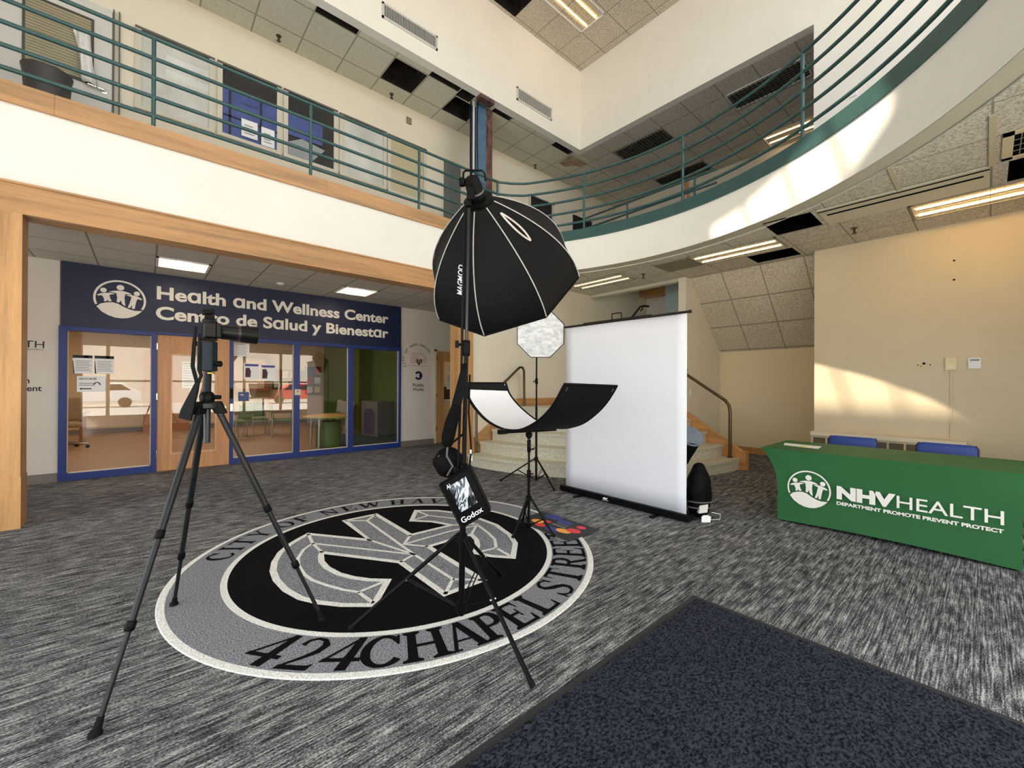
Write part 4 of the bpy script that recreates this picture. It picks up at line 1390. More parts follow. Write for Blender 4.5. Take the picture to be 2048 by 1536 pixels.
    if ch == 'S':
        pts = [(0.66, 0.74), (0.62, 0.88), (0.48, 0.96), (0.30, 0.94), (0.17, 0.82), (0.18, 0.68), (0.32, 0.56), (0.50, 0.46), (0.64, 0.34), (0.65, 0.18), (0.52, 0.06), (0.34, 0.035), (0.18, 0.12), (0.12, 0.28)]
        ws = [0.06, 0.07, 0.075, 0.09, 0.13, 0.15, 0.17, 0.17, 0.15, 0.13, 0.09, 0.075, 0.07, 0.06]
        return [('s', pts, ws), ('p', [(0.09, 0.32), (0.15, 0.32), (0.15, 0.0), (0.09, 0.0)]), ('p', [(0.64, 0.70), (0.69, 0.70), (0.69, 1.0), (0.64, 1.0)])], 0.78
    if ch == '4':
        return [('p', [(0.40, 0), (0.60, 0), (0.78, 1), (0.60, 1)]), ('p', [(0.04, 0.24), (0.78, 0.24), (0.80, 0.35), (0.08, 0.35)]), ('p', [(0.04, 0.26), (0.13, 0.28), (0.74, 1), (0.64, 1)])], 0.84
    if ch == '2':
        pts = [(0.20, 0.72), (0.26, 0.88), (0.42, 0.96), (0.60, 0.92), (0.70, 0.76), (0.62, 0.56), (0.42, 0.36), (0.22, 0.18), (0.12, 0.06)]
        ws = [0.12, 0.08, 0.07, 0.10, 0.16, 0.14, 0.09, 0.07, 0.07]
        return [('s', pts, ws), ('p', [(0.06, 0.0), (0.66, 0.0), (0.72, 0.2), (0.62, 0.14), (0.10, 0.12)])], 0.80
    return [], 0.5


def arc_letters(b, items, r0, h, top):
    for ch, adeg, wide in items:
        strokes, wd = serif(ch)

        def fn(x, y):
            x = (x-wd/2)*h*wide
            if top:
                r, a = r0+y*h, R(adeg)-x/(r0+h*0.5)
            else:
                r, a = r0-y*h, R(adeg)+x/(r0-h*0.5)
            return (MX+r*math.cos(a), MY+r*math.sin(a), 0.0100)
        base_ = fn
        for i_, s_ in enumerate(strokes):
            fn = (lambda dz: (lambda x, y: tuple(Vector(base_(x, y))+Vector((0, 0, dz)))))(i_*0.00006)
            if s_[0] == 'p':
                b.shape(s_[1], fn)
            else:
                b.ribbon(s_[1], s_[2], fn)


CH_A = (-120.6, -111.6, -103.2, -95.9, -88.6, -80.6)
ST_A = (-71.0, -62.6, -53.2, -45.0, -37.0, -29.2)
for word, angs, wds, r0, h, top in (
        ('424', (-144.5, -136.4, -128.4), (0.98,)*3, 1.555, 0.265, False),
        ('CHAPEL', CH_A, (0.92, 0.92, 0.88, 0.84, 0.82, 0.84), 1.555, 0.265, False),
        ('STREET', ST_A, (0.86, 0.84, 0.82, 0.82, 0.82, 0.82), 1.555, 0.265, False),
        ('CITY', (147.2, 140.8, 134.6, 126.6), (0.95,)*4, 1.335, 0.19, True),
        ('OF', (115.6, 107.4), (0.95,)*2, 1.335, 0.19, True),
        ('NEW', (96.0, 87.4, 78.0), (0.95,)*3, 1.335, 0.19, True),
        ('HAVEN', (65.6, 56.0, 47.2, 39.0, 30.4), (0.95,)*5, 1.335, 0.19, True)):
    b = MB()
    arc_letters(b, list(zip(word, angs, wds)), r0, h, top)
    b.build('lettering', MAT_K, mt)

# ---- navy entrance mat
em = thing('entrance_mat', 'large navy ribbed entrance mat with thin dark rubber border', 'mat', (1.4, 0.0, 0))
MB().box(0.2, 2.752, -1.55, 1.293, 0, 0.006).build('border', mat('dark rubber border', (34, 35, 38), 0.7), em)
MB().box(0.24, 2.715, -1.52, 1.255, 0.004, 0.0105).build('pile', pile('navy ribbed pile', (13, 15, 21), (58, 61, 72), 62, (1.0, 1.5, 1), 1.0), em)

# ---- small black mat with footprints
fm = thing('footprint_mat', 'small black mat with blue, red and orange footprints at reflector stand', 'mat', (3.07, 2.83, 0.010))
MB().slab([(3.285, 3.224, 0.0122), (3.301, 2.464, 0.0122), (2.845, 2.455, 0.0122), (2.86, 3.20, 0.0122)], (0, 0, 1), 0.0022).build('sheet', mat('charcoal vinyl', (20, 20, 25), 0.6), fm)


def blob(b, x, y, rx, ry, z, rot=0):
    b.add([(x+rx*math.cos(q)*math.cos(rot)-ry*math.sin(q)*math.sin(rot), y+rx*math.cos(q)*math.sin(rot)+ry*math.sin(q)*math.cos(rot), z) for q in [2*math.pi*i/18 for i in range(18)]], [tuple(range(18))])


zf = 0.0146
for nm, m_, lst, dz in (
        ('blue_print', mat('blue vinyl', (30, 42, 130), 0.5), ((3.24, 3.01, 0.075, 0.11), (3.20, 2.82, 0.055, 0.09), (2.955, 2.755, 0.055, 0.10)), 0),
        ('orange_print', mat('orange vinyl', (246, 164, 60), 0.5), ((3.02, 3.03, 0.05, 0.075), (3.00, 2.665, 0.05, 0.085)), 0.0004),
        ('red_print', mat('red vinyl', (226, 40, 52), 0.5), ((2.955, 2.93, 0.045, 0.06), (3.085, 2.95, 0.03, 0.04), (3.075, 2.60, 0.055, 0.075), (3.20, 2.61, 0.04, 0.05)), 0.0008)):
    for q in lst:
        b = MB()
        blob(b, *q, zf+dz)
        b.build(nm, m_, fm)
b = MB()
b.box(3.06, 3.09, 2.70, 2.88, zf, zf+0.0005).box(3.12, 3.135, 2.72, 2.86, zf, zf+0.0005)
b.build('print', mat('grey print', (120, 118, 118)), fm)

# ================================================================ camera on its tripod
TA = Vector((0.250, 2.780, 1.285))
tp = thing('tripod', 'black carbon tripod standing half on the round mat', 'tripod', (0.264, 2.773, 0))
CARBON = mat('carbon tube', (20, 22, 24), 0.38, spec=0.3)
for fx, fy, fz in ((-0.144, 2.345, 0.0), (0.141, 3.376, 0.010), (0.795, 2.597, 0.0115)):
    F0 = Vector((fx, fy, fz))
    d = (F0-TA)
    hd = Vector((d.x, d.y, 0)).normalized()
    top = TA+hd*0.045+Vector((0, 0, -0.01))
    d = F0-top
    P = lambda q: top+d*q
    lg = MB().tube([P(0.02), P(0.46)], 0.0165, 12).tube([P(0.44), P(0.73)], 0.0132, 12).tube([P(0.72), P(0.975)], 0.0102, 12).build('leg', CARBON, tp, smooth=50)
    for q in (0.455, 0.725):
        MB().tube([P(q-0.014), P(q-0.010), P(q+0.012), P(q+0.016)], [0.017, 0.0195, 0.0195, 0.015], 12).build('lock', BLACK, lg, smooth=50)
    MB().tube([P(0.955), P(0.968), P(0.992)], [0.012, 0.0145, 0.016], 10).lathe([(0.024, 0), (0.022, 0.014), (0.014, 0.022)], F0, n=14).build('foot', RUBBER, lg, smooth=50)
    MB().obox(top+d*0.01+Vector((0, 0, 0.012)), hd*0.028, Vector((-hd.y, hd.x, 0))*0.019, d.normalized()*0.036).build('hinge', BLACK, lg, bevel=0.004)
MB().lathe([(0.036, -0.02), (0.058, -0.012), (0.06, 0.012), (0.045, 0.02)], TA, n=24).build('apex', mat('dark magnesium', (30, 34, 36), 0.35, 0.3), tp, smooth=50)
MB().lathe([(0.0, -0.205), (0.0155, -0.2), (0.0165, 0.0)], TA, n=16).build('center_column', mat('anodised column', (18, 20, 32), 0.35), tp, smooth=50)
b = MB().lathe([(0.030, 0.018), (0.034, 0.03), (0.036, 0.052), (0.028, 0.068), (0.02, 0.075)], TA, n=22)
b.lathe([(0.012, 0), (0.012, 0.03)], TA+Vector((0.03, -0.02, 0.045)), (0.8, -0.5, 0), 10)
b.build('head', MATTE, tp, smooth=50)
ll = Vector((0.75, -0.66, 0))
b = MB().tube([TA+Vector((0, 0, 0.07)), TA+Vector((0.004, 0, 0.19))], [0.018, 0.016], 12)
b.build('head_neck', mat('slate metal', (16, 28, 36), 0.5, spec=0.2), tp, smooth=50)
b = MB().obox(TA+Vector((0.0, 0, 0.265)), ll*0.042, Vector((0.66, 0.75, 0))*0.022, (0, 0, 0.080))
b.build('head_plate', mat('slate metal', (16, 28, 36), 0.5, spec=0.2), tp, bevel=0.005)
b = MB()
b.lathe([(0.010, 0), (0.012, 0.018), (0.016, 0.02), (0.016, 0.032)], TA+Vector((0.03, -0.03, 0.225)), ll, 12)
b.build('knob', BLACK, tp, smooth=40)
b = MB()
b.lathe([(0.008, 0), (0.010, 0.012), (0.013, 0.02), (0.013, 0.03)], TA+Vector((-0.03, 0.03, 0.335)), -ll, 12)
b.build('knob', BLACK, tp, smooth=40)
MB().lathe([(0.017, 0), (0.017, 0.006)], TA+Vector((0.012, -0.004, 0.172)), (0, 0, 1), 14).build('gold_ring', mat('gold ring', (206, 160, 44), 0.3, 0.8), tp, smooth=40)

cm = thing('camera', 'black mirrorless camera with a large hooded lens on the tripod', 'camera', (0.25, 2.79, 1.64))
bx_, by_, bz_ = 0.262, 2.79, 1.694
b = MB().box(bx_-0.03, bx_+0.028, by_-0.066, by_+0.066, bz_-0.045, bz_+0.035)
b.box(bx_-0.036, bx_+0.016, by_-0.024, by_+0.024, bz_+0.030, bz_+0.058)
b.obox((bx_+0.028, by_-0.05, bz_-0.005), (0.016, 0, 0), (0, 0.016, 0), (0, 0, 0.04))
b.build('body', mat('camera body', (9, 9, 10), 0.45, spec=0.25), cm, bevel=0.006)
MB().box(bx_-0.033, bx_-0.029, by_-0.045, by_+0.03, bz_-0.038, bz_+0.018).build('screen', mat('screen glass', (10, 10, 14), 0.08), cm)
b = MB()
for y in (-0.045, 0.05):
    b.lathe([(0.012, 0), (0.012, 0.01)], (bx_-0.005, by_+y, bz_+0.035), n=14)
b.lathe([(0.008, 0), (0.008, 0.006)], (bx_+0.02, by_-0.05, bz_+0.036), n=12)
b.build('dial', MATTE, cm, smooth=40)
la = Vector((1, 0, -0.035)).normalized()
b = MB().lathe([(0.034, 0.0), (0.036, 0.02), (0.040, 0.028), (0.040, 0.075), (0.0425, 0.08), (0.0425, 0.105)], (bx_+0.026, by_, bz_-0.004), la, 28)
b.build('lens', mat('lens barrel', (9, 9, 10), 0.4, spec=0.3), cm, smooth=40)
b = MB().lathe([(0.0432, 0.1), (0.0432, 0.112)], (bx_+0.026, by_, bz_-0.004), la, 28)
b.build('lens_ring', mat('wine ring', (58, 44, 50), 0.35, 0.3), cm, smooth=40)
b = MB().lathe([(0.044, 0.112), (0.047, 0.12), (0.050, 0.195), (0.0475, 0.195), (0.042, 0.13)], (bx_+0.026, by_, bz_-0.004), la, 28)
b.build('lens_hood', mat('hood black', (7, 8, 8), 0.45, spec=0.2), cm, smooth=40)
b = MB().box(bx_-0.024, bx_+0.018, by_-0.022, by_+0.022, bz_+0.058, bz_+0.082).obox((bx_-0.01, by_, bz_+0.098), (0.026, 0, 0.006), (0, 0.03, 0), (-0.003, 0, 0.012))
b.build('trigger', BLACK, cm, bevel=0.003)
b = MB().box(bx_-0.03, bx_+0.03, by_-0.04, by_+0.04, bz_-0.0575, bz_-0.046).lathe([(0.008, 0), (0.008, 0.02)], (bx_-0.03, by_+0.03, bz_-0.05), (-1, 0.3, 0), 10)
b.build('clamp', MATTE, cm, bevel=0.002)
# strap: two webbing runs and the wide pad hanging beside the tripod head
st = thing('camera_strap', 'black camera strap with wide neoprene pad hanging by the tripod head', 'strap', (0.2, 2.82, 1.2))


def band(b, pts, wd, wv, th=0.004, sh_=Vector((0, 0, 0))):
    """flat strap: centreline points, width along wv"""
    wv = Vector(wv).normalized()
    ww = wd if isinstance(wd, (list, tuple)) else [wd]*len(pts)
    P = [Vector(p)+sh_ for p in pts]
    vs, fs = [], []
    for i, p in enumerate(P):
        t = (P[min(i+1, len(P)-1)]-P[max(i-1, 0)]).normalized()
        n = t.cross(wv).normalized()*th/2
        for a, c in ((-1, -1), (1, -1), (1, 1), (-1, 1)):
            vs.append(p+wv*ww[i]/2*a+n*c)
    for i in range(len(P)-1):
        for k in range(4):
            fs.append((4*i+k, 4*i+(k+1) % 4, 4*i+4+(k+1) % 4, 4*i+4+k))
    fs += [(3, 2, 1, 0), tuple(4*(len(P)-1)+k for k in range(4))]
    return b.add(vs, fs)


b = MB()
LW = (0.75, -0.66, 0)
band(b, [(0.213, 2.71, 1.696), (0.206, 2.717, 1.605), (0.201, 2.722, 1.492), (0.211, 2.713, 1.443), (0.219, 2.706, 1.401)], [0.012, 0.018, 0.02, 0.02, 0.018], LW, sh_=-FW*0.03)
band(b, [(0.228, 2.70, 1.66), (0.230, 2.696, 1.579), (0.228, 2.698, 1.469), (0.234, 2.692, 1.443), (0.221, 2.704, 1.401)], [0.012, 0.016, 0.018, 0.016, 0.018], LW, sh_=-FW*0.03)
b.build('webbing', FABRIC, st)
b = MB()
band(b, [(0.221, 2.704, 1.411), (0.209, 2.715, 1.362), (0.192, 2.73, 1.302), (0.181, 2.741, 1.26), (0.173, 2.748, 1.218)], [0.02, 0.036, 0.052, 0.064, 0.066], (0.72, -0.62, -0.25), 0.012, -FW*0.03)
b.build('pad', mat('neoprene', (9, 11, 13), 0.65, spec=0.15), st, bevel=0.003)

# ================================================================ tall light stand with the large softbox
LS = Vector((1.382, 2.014, 0.0))
ls = thing('light_stand', 'tall black light stand carrying the large softbox', 'light stand', tuple(LS))
feet = [(0.868, 2.366, 0.027), (1.346, 1.377, 0.0145), (1.926, 2.295, 0.027)]
zc, zh = 0.525, 0.125
for f_ in feet:
    F0 = Vector(f_)
    hd = Vector((F0.x-LS.x, F0.y-LS.y, 0)).normalized()
    A = Vector((LS.x, LS.y, zc))+hd*0.03
    d = F0-A
    lg = MB().tube([A, A+d*0.985], 0.0115, 10).build('leg', MATTE, ls, smooth=50)
    MB().tube([A+d*0.965, F0], 0.0145, 10).build('foot', RUBBER, lg, smooth=50)
    q = A+d*0.47
    side = Vector((-hd.y, hd.x, 0))*0.012
    b = MB()
    for sgn in (-1, 1):
        b.tube([Vector((LS.x, LS.y, zh))+hd*0.03+side*sgn, q+side*sgn], 0.0045, 6)
    b.build('brace', MATTE, ls)
    MB().lathe([(0.006, -0.018), (0.006, 0.018)], q, side, 8).build('bolt', CHROME, lg)
b = MB()
b.lathe([(0.021, zc-0.035), (0.034, zc-0.03), (0.034, zc+0.01), (0.021, zc+0.02)], LS, n=18)
b.build('collar', BLACK, ls, smooth=50)
b = MB()
b.lathe([(0.019, zh-0.05), (0.034, zh-0.03), (0.034, zh+0.01), (0.019, zh+0.015)], LS, n=18)
b.build('collar', BLACK, ls, smooth=50)
top = Vector((1.404, 1.983, 2.44))-FW*0.095+RT*0.010+Vector((0, 0, -0.045))
ax_ = top-LS
at = lambda z: LS+ax_*(z/top.z)
MB().tube([at(0.07), at(0.92)], 0.0175, 14).build('tube', MATTE, ls, smooth=50)
MB().tube([at(0.9), at(1.62)], 0.0125, 14).build('tube', MATTE, ls, smooth=50)
MB().tube([at(1.6), at(top.z-0.008)], 0.0088, 14).build('tube', mat('grey tube', (44, 46, 48), 0.3, 0.5), ls, smooth=50)
o2 = RT*(-0.028)
MB().tube([at(0.86)+o2*1.2, at(1.5)+o2*0.9, at(2.40)+o2*0.8], 0.0075, 10).build('tube', MATTE, ls, smooth=50)
for z, r in ((0.90, 0.024), (1.60, 0.022)):
    MB().tube([at(z-0.035), at(z-0.03), at(z+0.05), at(z+0.055)], [0.018, r, r, 0.017], 14).build('clamp', BLACK, ls, smooth=50)
b = MB()
b.tube([at(1.63), at(1.63)-RT*0.045], 0.008, 8).obox(at(1.632)-RT*0.052, RT*0.010, UP*0.02, FW*0.010)
b.build('knob', BLACK, ls, smooth=40)
b = MB()
b.tube([at(0.915), at(0.915)-RT*0.04], 0.008, 8).obox(at(0.918)-RT*0.05, RT*0.010, UP*0.018, FW*0.010)
b.build('knob', BLACK, ls, smooth=40)

# axis of the softbox
AZ, EL, ROLLB = 0.537, -0.659, -0.817
SA = Vector((math.cos(EL)*math.cos(AZ), math.cos(EL)*math.sin(AZ), math.sin(EL)))
SU = SA.cross(Vector((0, 0, 1))).normalized()
SV = SU.cross(SA)
SR = Vector((1.450, 1.953, 2.47))
RIM, LEN, R0 = 0.514, 0.581, 0.078


def rib(k, s):
    a = ROLLB+k*math.pi/4
    r = R0+(RIM-R0)*(1-(1-s)**2.05)*0.985+(RIM-R0)*0.015*s
    return SR+SA*(LEN*s)+(SU*math.cos(a)+SV*math.sin(a))*r


def panel(k, fq, s):
    """point on the fabric between rib k and k+1"""
    p = rib(k, s).lerp(rib(k+1, s), fq)
    c_ = SR+SA*(LEN*s)
    sag = 1-0.045*math.sin(math.pi*fq)*math.sin(math.pi*min(1, s*1.05))
    sag += 0.006*math.sin(23*fq+9*s+k)*math.sin(17*s+2*k)
    return c_+(p-c_)*sag


sb = thing('softbox', 'large black octagonal softbox tilted down on the tall stand', 'softbox', tuple(SR))
b = MB()
for k in range(8):
    b.grid(lambda u, v: panel(k, u, v), 10, 22)
b.build('shell', mat('softbox nylon', (7, 7, 9), 0.65, bmp=0.6, bs_=20, spec=0.16), sb, smooth=35)
b = MB()
for k in range(8):
    off = (SU*math.cos(ROLLB+k*math.pi/4)+SV*math.sin(ROLLB+k*math.pi/4))*0.004
    b.tube([rib(k, 0.015+0.975*i/24)+off for i in range(25)], 0.0036, 6)
b.build('piping', mat('grey piping', (178, 176, 172), 0.6), sb, smooth=60)
b = MB()
b.tube([rib(k, 1.0) for k in range(8)], 0.008, 6, closed=True)
b.build('rim', FABRIC, sb)
b = MB()
cen = SR+SA*(LEN*0.94)
b.add([cen+(rib(k, 0.94)-cen)*0.93 for k in range(8)]+[cen+SA*0.02], [(k, (k+1) % 8, 8) for k in range(8)])
b.build('diffuser', mat('white diffuser', (232, 232, 230), 0.9), sb)
# vent slit with grey trim: on the panel facing up and right


def vec_panel(k):
    lo = []
    for i in range(29):
        t_ = 2*math.pi*i/28
        x, y = math.cos(t_), math.sin(t_)
        lo.append((0.47+0.065*(abs(y)**0.8)*(1 if y > 0 else -1)*0.8, 0.375+0.20*x))
    return lo


KV = 0


def find_panel(px, py):
    best = None
    for k in range(8):
        for i in range(1, 20):
            for j in range(2, 40):
                p = panel(k, i/20, j/40)
                d = p-Vector((0, 0, 1.4))
                w_ = d.dot(FW)
                X_, Y_ = 1024+834*d.dot(RT)/w_, 768-834*d.dot(UP)/w_
                e = math.hypot(X_-px, Y_-py)+w_*20
                if best is None or e < best[0]:
                    best = (e, k, i/20, j/40)
    return best


def outward(k, fq, s, h):
    p = panel(k, fq, s)
    n = (panel(k, fq+0.03, s)-panel(k, fq-0.03, s)).cross(panel(k, fq, s+0.02)-panel(k, fq, s-0.02)).normalized()
    if n.dot(p-(SR+SA*LEN*0.6)) < 0:
        n = -n
    return p+n*h


e1 = find_panel(1003, 428)
e2 = find_panel(1060, 482)
kk = e2[1]
b = MB()
loop = []
(f1, s1), (f2, s2) = (e1[2] if e1[1] == kk else 0.5, e1[3]), (e2[2], e2[3])
for i in range(40):
    t_ = 2*math.pi*i/40
    m_ = 0.5+0.5*math.cos(t_)
    wv_ = 0.055*math.sin(t_)*(0.35+0.65*min(1, 3*m_*(1-m_)+0.25))
    s_ = s1+(s2-s1)*(1-m_)
    loop.append(outward(kk, min(0.97, max(0.03, f1+(f2-f1)*(1-m_)+wv_/(0.35+s_))), s_, 0.004))
b.tube(loop, 0.0058, 6, closed=True)
b.build('vent_trim', mat('pale trim', (206, 198, 188), 0.6), sb, smooth=60)
e1 = find_panel(922, 592)
e2 = find_panel(923, 537)
kk = e1[1]
dsx = (e2[3]-e1[3])/55.0
vs, fs = glyphs('MAGMOD', 0.014)
mx = max(v_[0] for v_ in vs)
LH = 0.098
b = MB()
b.add([outward(kk, e1[2]-(v_[1]/0.727-0.45)*LH*(1 if True else -1)/(0.6), e1[3]+(e2[3]-e1[3])*1.12*v_[0]/mx, 0.003) for v_ in vs], fs)
b.build('lettering', PAPER, sb)
b = MB().lathe([(0.062, -0.02), (0.085, -0.018), (0.088, 0.02), (0.08, 0.034)], SR, SA, 28)
b.build('speed_ring', BLACK, sb, smooth=40)
sh = thing('studio_strobe', 'black studio flash head clamped behind the large softbox', 'flash', tuple(SR-SA*0.18))
b = MB().lathe([(0.026, -0.145), (0.038, -0.138), (0.044, -0.12), (0.044, -0.10), (0.047, -0.095), (0.047, -0.022)], SR, SA, 24)
b.build('body', BLACK, sh, smooth=40)
b = MB().lathe([(0.0485, -0.062), (0.0485, -0.052)], SR, SA, 24)
b.build('ring', mat('grey ring', (110, 108, 116), 0.4), sh, smooth=40)
hc_ = SR-SA*0.115
b = MB()
hp_ = [hc_-RT*0.052-UP*0.01, hc_-RT*0.050+UP*0.055, hc_-RT*0.036+UP*0.066, hc_+RT*0.055+UP*0.066, hc_+RT*0.068+UP*0.05, hc_+RT*0.075+UP*0.01]
b.tube(hp_, 0.006, 8)
b.build('handle', MATTE, sh, smooth=40)
b = MB()
tp_ = at(top.z)
b.obox(tp_.lerp(hc_, 0.55)-UP*0.01, RT*0.020, UP*0.036, FW*0.030).lathe([(0.024, 0), (0.026, 0.02), (0.022, 0.03)], hc_-RT*0.042, -RT, 14)
b.tube([tp_+UP*0.004, tp_+UP*0.07, hc_-UP*0.02], 0.014, 10)
b.build('bracket', BLACK, sh, bevel=0.003)

# ---- things hung from the light stand
DO = -FW*0.12
bagq = [v_-FW*0.05 for v_ in (Vector((1.227, 1.987, 0.863)), Vector((1.351, 1.877, 0.960)), Vector((1.435, 1.805, 0.726)), Vector((1.317, 1.908, 0.629)))]
pb = thing('battery_bag', 'black shoulder bag with clear window hanging on the tall stand', 'bag', (1.33, 1.89, 0.62))


def bagpt(u, v, d):
    p = bagq[3].lerp(bagq[2], u).lerp(bagq[0].lerp(bagq[1], u), v)
    puff = 0.028*math.sin(math.pi*min(max(u, 0), 1))*math.sin(math.pi*min(max(v, 0), 1))
    return p-FW*(puff+d)


b = MB()
n_ = 8
b.grid(lambda u, v: bagpt(u, v, 0.0), n_, n_)
b.grid(lambda u, v: bagpt(u, v, 0)+FW*(0.06+0.02*math.sin(math.pi*u)*math.sin(math.pi*v)), n_, n_)
for e_ in (lambda q: (q, 0), lambda q: (q, 1), lambda q: (0, q), lambda q: (1, q)):
    b.grid(lambda u, v: bagpt(*e_(u), 0)+FW*0.06*v, n_, 2)
b.build('pouch', FABRIC, pb, smooth=60)
b = MB()
b.tube([bagpt(u, v, 0.002) for u, v in [(0, 0), (0.5, 0), (1, 0), (1, 0.5), (1, 1), (0.5, 1), (0, 1), (0, 0.5)]], 0.005, 6, closed=True)
b.build('binding', BLACK, pb)
wm, wnt, wb = newmat('pocket painted glints')
nn = wnt.nodes.new('ShaderNodeTexNoise')
nn.inputs['Scale'].default_value = 9.0
nn.inputs['Detail'].default_value = 4
nn.inputs['Distortion'].default_value = 2.2
wnt.links.new(pos(wnt, (2.2, 2.2, 0.7)), nn.inputs['Vector'])
wnt.links.new(ramp(wnt, nn.outputs[0], [(0.44, (18, 20, 24)), (0.52, (92, 104, 118)), (0.58, (226, 234, 240)), (0.66, (34, 38, 44))]), wb.inputs['Base Color'])  # pale and dark streaks paint reflections into the clear pocket's colour
wb.inputs['Roughness'].default_value = 0.08
bump(wnt, wb, nn.outputs[0], 0.5, 0.02)
b = MB().grid(lambda u, v: bagpt(0.22+0.56*u, 0.30+0.58*v, 0.006), 6, 6)
b.build('window', wm, pb, smooth=60)
vs, fs = glyphs('Godox', 0.018)
mx = max(v_[0] for v_ in vs)
b = MB().add([bagpt(0.10+0.72*v_[0]/mx, 0.075+0.125*v_[1]/0.727, 0.006) for v_ in vs], fs)
b.build('lettering', PAPER, pb)
vs, fs = glyphs('AI', 0.01)
mx = max(v_[0] for v_ in vs)
b = MB().add([bagpt(0.16+0.12*v_[0]/mx, 0.84+0.09*v_[1]/0.727, 0.009) for v_ in vs], fs)
b.build('lettering', PAPER, pb)
b = MB()
q_ = bagpt(0.95, 1.0, -0.03)
b.tube([at(1.46)+RT*0.024-FW*0.01, at(1.25)+RT*0.026-FW*0.05, Vector((1.352, 1.876, 1.03)), q_], 0.0055, 6)
q2_ = bagpt(0.05, 1.0, -0.03)
b.build('shoulder_strap', FABRIC, pb)
b = MB().tube([Vector((1.349, 1.879, 1.045)), Vector((1.353, 1.875, 0.985))], 0.007, 8)
b.build('clip', CHROME, pb)
rb_ = thing('round_pouch', 'black round padded pouch hanging behind the battery bag', 'bag', (1.29, 2.02, 0.9))
b = MB()
cp = Vector((1.275, 2.000, 0.945))+FW*0.115-RT*0.012


def ballf(u, v):
    th, ph = 2*math.pi*u, math.pi*v
    r = 0.087*(1+0.06*math.sin(3*th+1)*math.sin(ph)+0.05*math.sin(5*ph+2*th))
    return cp+RT*(r*1.08*math.sin(ph)*math.cos(th))+UP*(r*math.cos(ph))+FW*(r*0.75*math.sin(ph)*math.sin(th))


b.grid(ballf, 22, 14)
b.build('shell', FABRIC, rb_, smooth=180)
b = MB().tube([cp-RT*0.05-FW*0.055+UP*0.04, cp-RT*0.044-FW*0.06+UP*0.05], 0.004, 6)
b.build('zip_pull', CHROME, rb_)
b = MB().tube([cp+UP*0.08, cp+UP*0.12+RT*0.03, at(1.12)+FW*0.03-RT*0.01], 0.007, 6)
b.build('hanger', FABRIC, rb_)
cs = thing('padded_strap', 'long black strap with a thick foam pad hanging on the tall stand', 'strap', (1.28, 1.94, 1.1))
b = MB()
band(b, [at(1.52)-FW*0.02, at(1.48)-FW*0.045-RT*0.008, Vector((1.300, 1.920, 1.36)), Vector((1.285, 1.933, 1.27))], [0.028, 0.034, 0.050, 0.056], RT, 0.014)
b.build('webbing', FABRIC, cs, bevel=0.003)
b = MB()
b.tube([Vector((1.292, 1.927, 1.29)), Vector((1.287, 1.932, 1.27)), Vector((1.268, 1.95, 1.19)), Vector((1.254, 1.961, 1.11)), Vector((1.248, 1.966, 1.075)), Vector((1.248, 1.966, 1.06))], [0.018, 0.031, 0.036, 0.036, 0.026, 0.012], 14)
b.build('pad', mat('foam pad', (8, 8, 9), 0.8, bmp=0.4, bs_=120, spec=0.1), cs, smooth=50)
b = MB().tube([Vector((1.252, 1.962, 1.06)), Vector((1.246, 1.960, 1.01)), Vector((1.256, 1.915, 0.96)), bagpt(0.28, 1.07, -0.03)], 0.0062, 8)
b.build('cord', mat('grey cord', (70, 70, 70), 0.5), cs, smooth=50)

# ================================================================ curved reflector on its stand
RS_ = Vector((2.72, 2.85, 0.0))
rs = thing('reflector_stand', 'short black light stand under the curved reflector', 'light stand', tuple(RS_))
for f_ in ((2.488, 2.817, 0.027), (2.792, 2.583, 0.027), (2.86, 3.09, 0.027)):
    F0 = Vector(f_)
    hd = Vector((F0.x-RS_.x, F0.y-RS_.y, 0)).normalized()
    A = Vector((RS_.x, RS_.y, 0.345))+hd*0.02
    lg = MB().tube([A, A+(F0-A)*0.99], 0.0105, 10).build('leg', MATTE, rs, smooth=50)
    MB().tube([A+(F0-A)*0.95, F0], 0.0145, 10).build('foot', RUBBER, lg, smooth=50)
    b = MB().tube([RS_+Vector((0, 0, 0.09))+hd*0.02, A+(F0-A)*0.55], 0.006, 6)
    b.build('brace', MATTE, rs)
MB().tube([RS_+Vector((0, 0, 0.06)), RS_+Vector((0, 0, 0.58))], 0.0135, 12).build('tube', MATTE, rs, smooth=50)
MB().tube([RS_+Vector((0, 0, 0.55)), RS_+Vector((0, 0, 0.894))], 0.0105, 12).build('tube', MATTE, rs, smooth=50)
for pr_ in ([(0.016, 0.31), (0.028, 0.315), (0.028, 0.36), (0.016, 0.365)], [(0.016, 0.06), (0.024, 0.07), (0.024, 0.105), (0.016, 0.11)],
            [(0.014, 0.53), (0.02, 0.535), (0.02, 0.60), (0.014, 0.605)], [(0.013, 0.77), (0.018, 0.775), (0.018, 0.885), (0.012, 0.89)]):
    MB().lathe(pr_, RS_, n=14).build('collar', BLACK, rs, smooth=50)
b = MB().tube([RS_+Vector((0, 0, 0.80)), RS_+RT*0.045+Vector((0, 0, 0.80)), RS_+RT*0.052+Vector((0, 0, 0.815))], 0.007, 8)
b.build('knob', BLACK, rs, smooth=50)
b = MB().tube([RS_+Vector((0, 0, 0.57)), RS_+RT*0.045+Vector((0, 0, 0.565))], 0.007, 8)
b.build('knob', BLACK, rs, smooth=50)
rf = thing('curved_reflector', 'U shaped reflector with white inside and black back on short stand', 'reflector', (2.72, 2.85, 0.95))
NEAR = [(3.481, 1.423), (3.490, 1.345), (3.440, 1.250), (3.310, 1.145), (3.159, 1.064), (2.986, 1.015), (2.827, 1.000), (2.662, 1.019), (2.489, 1.092), (2.368, 1.173), (2.269, 1.270), (2.170, 1.413)]
